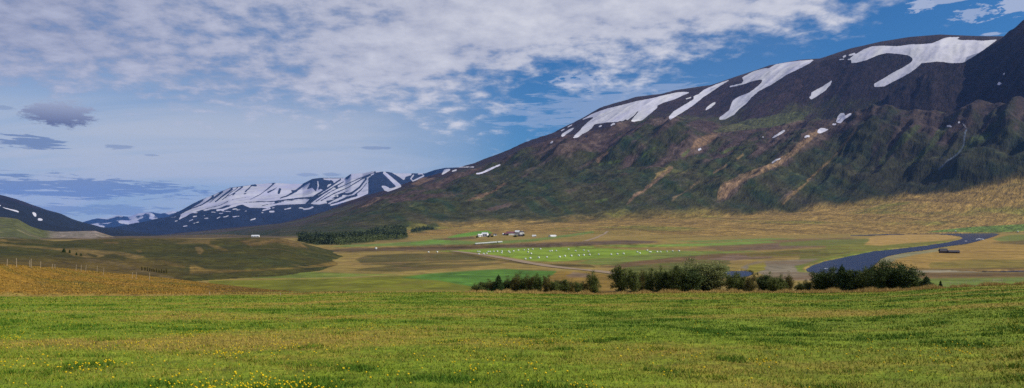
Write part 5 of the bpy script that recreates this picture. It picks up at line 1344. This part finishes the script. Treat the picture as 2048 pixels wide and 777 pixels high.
rad_ = 0.019 * RNG.uniform(0.8, 1.2, len(rest))
Vd = [C0 + np.array((0, 0, 0.014))] + [C0 + np.stack([rad_ * math.cos(t), rad_ * math.sin(t), 0 * rad_ - 0.004], 1) for t in t8] + [C0 - np.array((0, 0, 0.02))]
Vd = np.stack(Vd, 1).reshape(-1, 3); fl = []
for k in range(6):
    fl.append((0, 1 + k, 1 + (k + 1) % 6)); fl.append((7, 1 + (k + 1) % 6, 1 + k))
Fd = (np.arange(len(rest))[:, None, None] * 8 + np.array(fl)[None]).reshape(-1, 3)
tag(mesh_obj('dandelions', Vd, Fd, m_y), 'drifts of yellow dandelions across the meadow', 'flowers', kind='stuff')
print('grass', round(time.time() - T0, 1))

# ------------------------------------------------------------------ haze
bm = bmesh.new(); bmesh.ops.create_cube(bm, size=1.0)
me = bpy.data.meshes.new('haze'); bm.to_mesh(me); bm.free()
hz = bpy.data.objects.new('haze', me); COL.objects.link(hz)
zlo, zhi = float(Z.min()) - 1.0, float(Z.max()) + 25
hz.scale = (44000, 31500, zhi - zlo); hz.location = (0, 15000, (zhi + zlo) / 2)
mh = bpy.data.materials.new('haze'); mh.use_nodes = True; nt = mh.node_tree
nt.nodes.remove(nt.nodes['Principled BSDF'])
pv = nt.nodes.new('ShaderNodeVolumePrincipled'); pv.inputs['Density'].default_value = 1.6e-5; pv.inputs['Color'].default_value = (0.10, 0.34, 1.0, 1); pv.inputs['Anisotropy'].default_value = 0.0
nt.links.new(pv.outputs[0], nt.nodes['Material Output'].inputs['Volume'])
me.materials.append(mh); tag(hz, 'thin blue air between the camera and the far mountains', 'haze', kind='stuff')

# ------------------------------------------------------------------ sun and sky
SUN_AZ, SUN_EL = rad(104), rad(34)     # clockwise from the viewing direction
sd_ = np.array((math.sin(SUN_AZ) * math.cos(SUN_EL), math.cos(SUN_AZ) * math.cos(SUN_EL), math.sin(SUN_EL)))
from mathutils import Vector
ld = bpy.data.lights.new('sun', 'SUN'); ld.energy = 4.9; ld.angle = rad(0.53); ld.color = (1.0, 0.93, 0.82)
lo = bpy.data.objects.new('sun', ld); COL.objects.link(lo); lo.rotation_euler = Vector(sd_).to_track_quat('Z', 'Y').to_euler(); lo.location = (0, 0, 500)
wd = bpy.data.worlds.new('World'); scene.world = wd; wd.use_nodes = True; nt = wd.node_tree
bg = nt.nodes['Background']
sky = nt.nodes.new('ShaderNodeTexSky'); sky.sky_type = 'NISHITA'; sky.sun_disc = False; sky.sun_elevation = SUN_EL; sky.sun_rotation = SUN_AZ
sky.altitude = 100; sky.air_density = 1.0; sky.dust_density = 0.4; sky.ozone_density = 2.0
SKYK = 0.10
tc = nt.nodes.new('ShaderNodeTexCoord'); D = tc.outputs['Generated']
sep = nt.nodes.new('ShaderNodeSeparateXYZ'); nt.links.new(D, sep.inputs[0])
dx, dy, dz = sep.outputs
azn = math_n(nt, 'ARCTAN2', dx, dy)
hyp = math_n(nt, 'SQRT', math_n(nt, 'ADD', math_n(nt, 'MULTIPLY', dx, dx), math_n(nt, 'MULTIPLY', dy, dy)))
eln = math_n(nt, 'DIVIDE', dz, math_n(nt, 'MAXIMUM', hyp, 0.01))          # tan(elevation)
zc = math_n(nt, 'ADD', math_n(nt, 'MAXIMUM', dz, 0.0), 0.22)
cmb = nt.nodes.new('ShaderNodeCombineXYZ'); nt.links.new(math_n(nt, 'DIVIDE', dx, zc), cmb.inputs[0]); nt.links.new(math_n(nt, 'DIVIDE', dy, zc), cmb.inputs[1])
CP = cmb.outputs[0]
# deck edge elevation by azimuth
def curve(pts, lo_, hi_):
    """pts: (px, value) -> node output, value as function of azimuth"""
    n = nt.nodes.new('ShaderNodeFloatCurve'); x = mr(nt, azn, rad(-60), rad(60), 0, 1); nt.links.new(x, n.inputs['Value'])
    c = n.mapping.curves[0]
    P = [((float(az_el(p, 200)[0]) - rad(-60)) / rad(120), (v - lo_) / (hi_ - lo_)) for p, v in pts]
    P = [(0, P[0][1])] + P + [(1, P[-1][1])]
    c.points[0].location = P[0]; c.points[1].location = P[-1]
    for q in P[1:-1]: c.points.new(*q)
    for q in c.points: q.handle_type = 'AUTO'
    n.mapping.update()
    return math_n(nt, 'MULTIPLY_ADD', n.outputs[0], hi_ - lo_, lo_)
EL = lambda px, py: float(az_el(px, py)[1])
edge_e = curve([(p, EL(p, q)) for p, q in [(0, 185), (150, 195), (300, 215), (450, 238), (600, 245), (750, 225), (900, 205), (1020, 178), (1100, 140), (1250, 132), (1400, 105), (1550, 70), (1700, 30), (1800, -15), (1950, -70), (2100, -120)]], 0.0, 0.5)
nb_ = noise_n(nt, CP, 2.4, 7, 0.6, 0.2); ns_ = noise_n(nt, CP, 11, 5, 0.58, 0.1)
dd = math_n(nt, 'SUBTRACT', eln, edge_e)
cov = math_n(nt, 'ADD', mr(nt, dd, -0.045, 0.06, -0.28, 0.22), math_n(nt, 'ADD', math_n(nt, 'MULTIPLY_ADD', nb_, 0.9, -0.45), math_n(nt, 'MULTIPLY_ADD', ns_, 0.85, -0.425)))
gapk = curve([(0, 0.04), (250, -0.03), (500, -0.07), (700, 0.02), (950, 0.10), (1300, 0.08), (2048, 0.0)], -0.5, 0.5)
deck = mr(nt, math_n(nt, 'ADD', cov, gapk), -0.12, 0.22, 0, 1, True)
# veil of thin cirrus low on the left, none in the blue window
veil_k = curve([(0, 0.95), (400, 0.95), (700, 0.9), (900, 0.6), (1000, 0.22), (1100, 0.07), (1300, 0.22), (1500, 0.25), (1700, 0.08), (2048, 0.05)], 0, 1)
mpv = nt.nodes.new('ShaderNodeMapping'); mpv.inputs['Scale'].default_value = (0.5, 1.2, 1); nt.links.new(CP, mpv.inputs[0])
vn = mr(nt, noise_n(nt, mpv.outputs[0], 1.6, 6, 0.6, 0.8), 0.32, 0.62, 0.70, 1.0, True)
low = mr(nt, eln, 0.22, 0.10, 0.25, 1.0, True)
veil = math_n(nt, 'MULTIPLY', math_n(nt, 'MULTIPLY', veil_k, vn), low)
# small separate clouds: soft ellipses broken by noise (centre px,py, half sizes)
ang = nt.nodes.new('ShaderNodeCombineXYZ'); nt.links.new(azn, ang.inputs[0]); nt.links.new(eln, ang.inputs[1])
mpa = nt.nodes.new('ShaderNodeMapping'); mpa.inputs['Scale'].default_value = (1, 3, 1); nt.links.new(ang.outputs[0], mpa.inputs[0])
nA = noise_n(nt, mpa.outputs[0], 26, 6, 0.6, 0.3); nC = noise_n(nt, mpa.outputs[0], 60, 8, 0.68, 0.3)
mpb = nt.nodes.new('ShaderNodeMapping'); mpb.inputs['Scale'].default_value = (1, 7, 1); nt.links.new(ang.outputs[0], mpb.inputs[0])
nB = noise_n(nt, mpb.outputs[0], 16, 6, 0.62, 0.4)
mpd = nt.nodes.new('ShaderNodeMapping'); mpd.inputs['Scale'].default_value = (1, 11, 1); nt.links.new(ang.outputs[0], mpd.inputs[0])
nD = noise_n(nt, mpd.outputs[0], 22, 9, 0.66, 0.6)
def blob(px, py, hw, hh, amp, nz, gain=1.0, tilt=0.0):
    a0, e0 = az_el(px, py); a0 = float(a0); e0 = float(e0)
    wa = hw / F * math.cos(a0) ** 2 / math.cos(a0) * 1.0; we = hh / F * math.cos(a0)
    u = math_n(nt, 'DIVIDE', math_n(nt, 'SUBTRACT', azn, a0), wa)
    v = math_n(nt, 'DIVIDE', math_n(nt, 'SUBTRACT', eln, e0), we)
    if tilt: v = math_n(nt, 'ADD', v, math_n(nt, 'MULTIPLY', u, tilt))
    d = math_n(nt, 'SQRT', math_n(nt, 'ADD', math_n(nt, 'MULTIPLY', u, u), math_n(nt, 'MULTIPLY', v, v)))
    f = math_n(nt, 'ADD', math_n(nt, 'SUBTRACT', 0.95, d), math_n(nt, 'MULTIPLY_ADD', nz, amp * 2, -amp))
    return mr(nt, f, 0.0, 0.35, 0, gain, True), v
b1, b1v = blob(118, 228, 74, 32, 0.9, nC)
greys = [blob(62, 284, 66, 16, 2.2, nD, 0.85)[0], blob(90, 374, 330, 24, 2.4, nD, 0.8, 0.12)[0], blob(290, 383, 100, 6, 1.6, nD, 0.7)[0], blob(240, 294, 34, 7, 1.2, nA, 0.5)[0],
         blob(740, 296, 42, 4, 1.0, nA, 0.5)[0], blob(150, 420, 240, 12, 2.6, nD, 0.55)[0], blob(610, 350, 26, 5, 1.2, nA, 0.4)[0], blob(668, 349, 22, 5, 1.2, nA, 0.45)[0], blob(302, 311, 20, 3, 1, nA, 0.4)[0], blob(5, 216, 22, 6, 1, nA, 0.4)[0]]
g = greys[0]
for q in greys[1:]: g = math_n(nt, 'MAXIMUM', g, q)
whites = [blob(1845, 12, 26, 13, 1.9, nC, 0.7)[0], blob(1950, 28, 40, 16, 2.2, nC, 0.55)[0], blob(2030, 12, 40, 20, 2.0, nC, 0.7)[0], blob(1160, 163, 52, 16, 2.4, nC, 0.5)[0], blob(1985, 68, 30, 5, 1.2, nA, 0.6)[0], blob(1890, 2, 60, 7, 1.3, nA, 0.6)[0], blob(1240, 215, 260, 46, 1.4, nB, 0.35, -0.3)[0]]
wv = whites[0]
for q in whites[1:]: wv = math_n(nt, 'MAXIMUM', wv, q)
def mixc(f, a, b_):
    n = nt.nodes.new('ShaderNodeMix'); n.data_type = 'RGBA'
    if hasattr(f, 'is_linked'): nt.links.new(f, n.inputs['Factor'])
    else: n.inputs['Factor'].default_value = f
    for k, v in (('A', a), ('B', b_)):
        if hasattr(v, 'is_linked'): nt.links.new(v, n.inputs[k])
        else: n.inputs[k].default_value = (*v, 1)
    return n.outputs['Result']
SC = 1.0
def lc(c, k=1.0): return tuple(float(v) / SKYK * k for v in lin(c))
skyc = nt.nodes.new('ShaderNodeVectorMath'); skyc.operation = 'MULTIPLY'; skyc.inputs[1].default_value = (0.20, 0.53, 0.86); nt.links.new(sky.outputs[0], skyc.inputs[0])
base = mixc(veil, skyc.outputs[0], lc((190, 196, 208)))
shade = math_n(nt, 'ADD', math_n(nt, 'MULTIPLY', mr(nt, ns_, 0.32, 0.68, 0, 1), 0.55), math_n(nt, 'MULTIPLY', mr(nt, nb_, 0.35, 0.65, 0, 1), 0.45))
bright_k = curve([(0, 0.12), (300, 0.25), (550, 0.5), (800, 0.8), (1100, 1.0), (1500, 1.0), (2048, 0.9)], 0, 1)
rim = mr(nt, dd, -0.02, 0.07, 0.0, 0.35)
shade = math_n(nt, 'MULTIPLY', math_n(nt, 'ADD', shade, 0.12), 1.0)
ccol = mixc(shade, lc((160, 165, 188)), lc((218, 218, 226)))
ccol = mixc(math_n(nt, 'SUBTRACT', 1.0, bright_k), ccol, mixc(shade, lc((98, 110, 148)), lc((182, 186, 208))))
c = mixc(math_n(nt, 'MULTIPLY', deck, 0.94), base, ccol)
c = mixc(wv, c, lc((190, 198, 220)))
c = mixc(g, c, lc((112, 132, 170)))
c = mixc(b1, c, mixc(mr(nt, b1v, -0.6, 0.6, 0, 1), lc((108, 116, 148)), lc((160, 168, 192))))
nt.links.new(c, bg.inputs['Color']); bg.inputs['Strength'].default_value = SKYK
wd.cycles.sampling_method = 'MANUAL'; wd.cycles.sample_map_resolution = 1024

# ------------------------------------------------------------------ render settings
scene.render.engine = 'CYCLES'
cy = scene.cycles
cy.max_bounces = 5; cy.diffuse_bounces = 2; cy.glossy_bounces = 2; cy.transmission_bounces = 3; cy.volume_bounces = 1; cy.transparent_max_bounces = 4
cy.use_denoising = False; cy.denoiser = 'OPENIMAGEDENOISE'
scene.view_settings.view_transform = 'Standard'; scene.view_settings.look = 'None'; scene.view_settings.exposure = 0; scene.view_settings.gamma = 1
scene.view_settings.use_curve_mapping = False
print('done', round(time.time() - T0, 1))
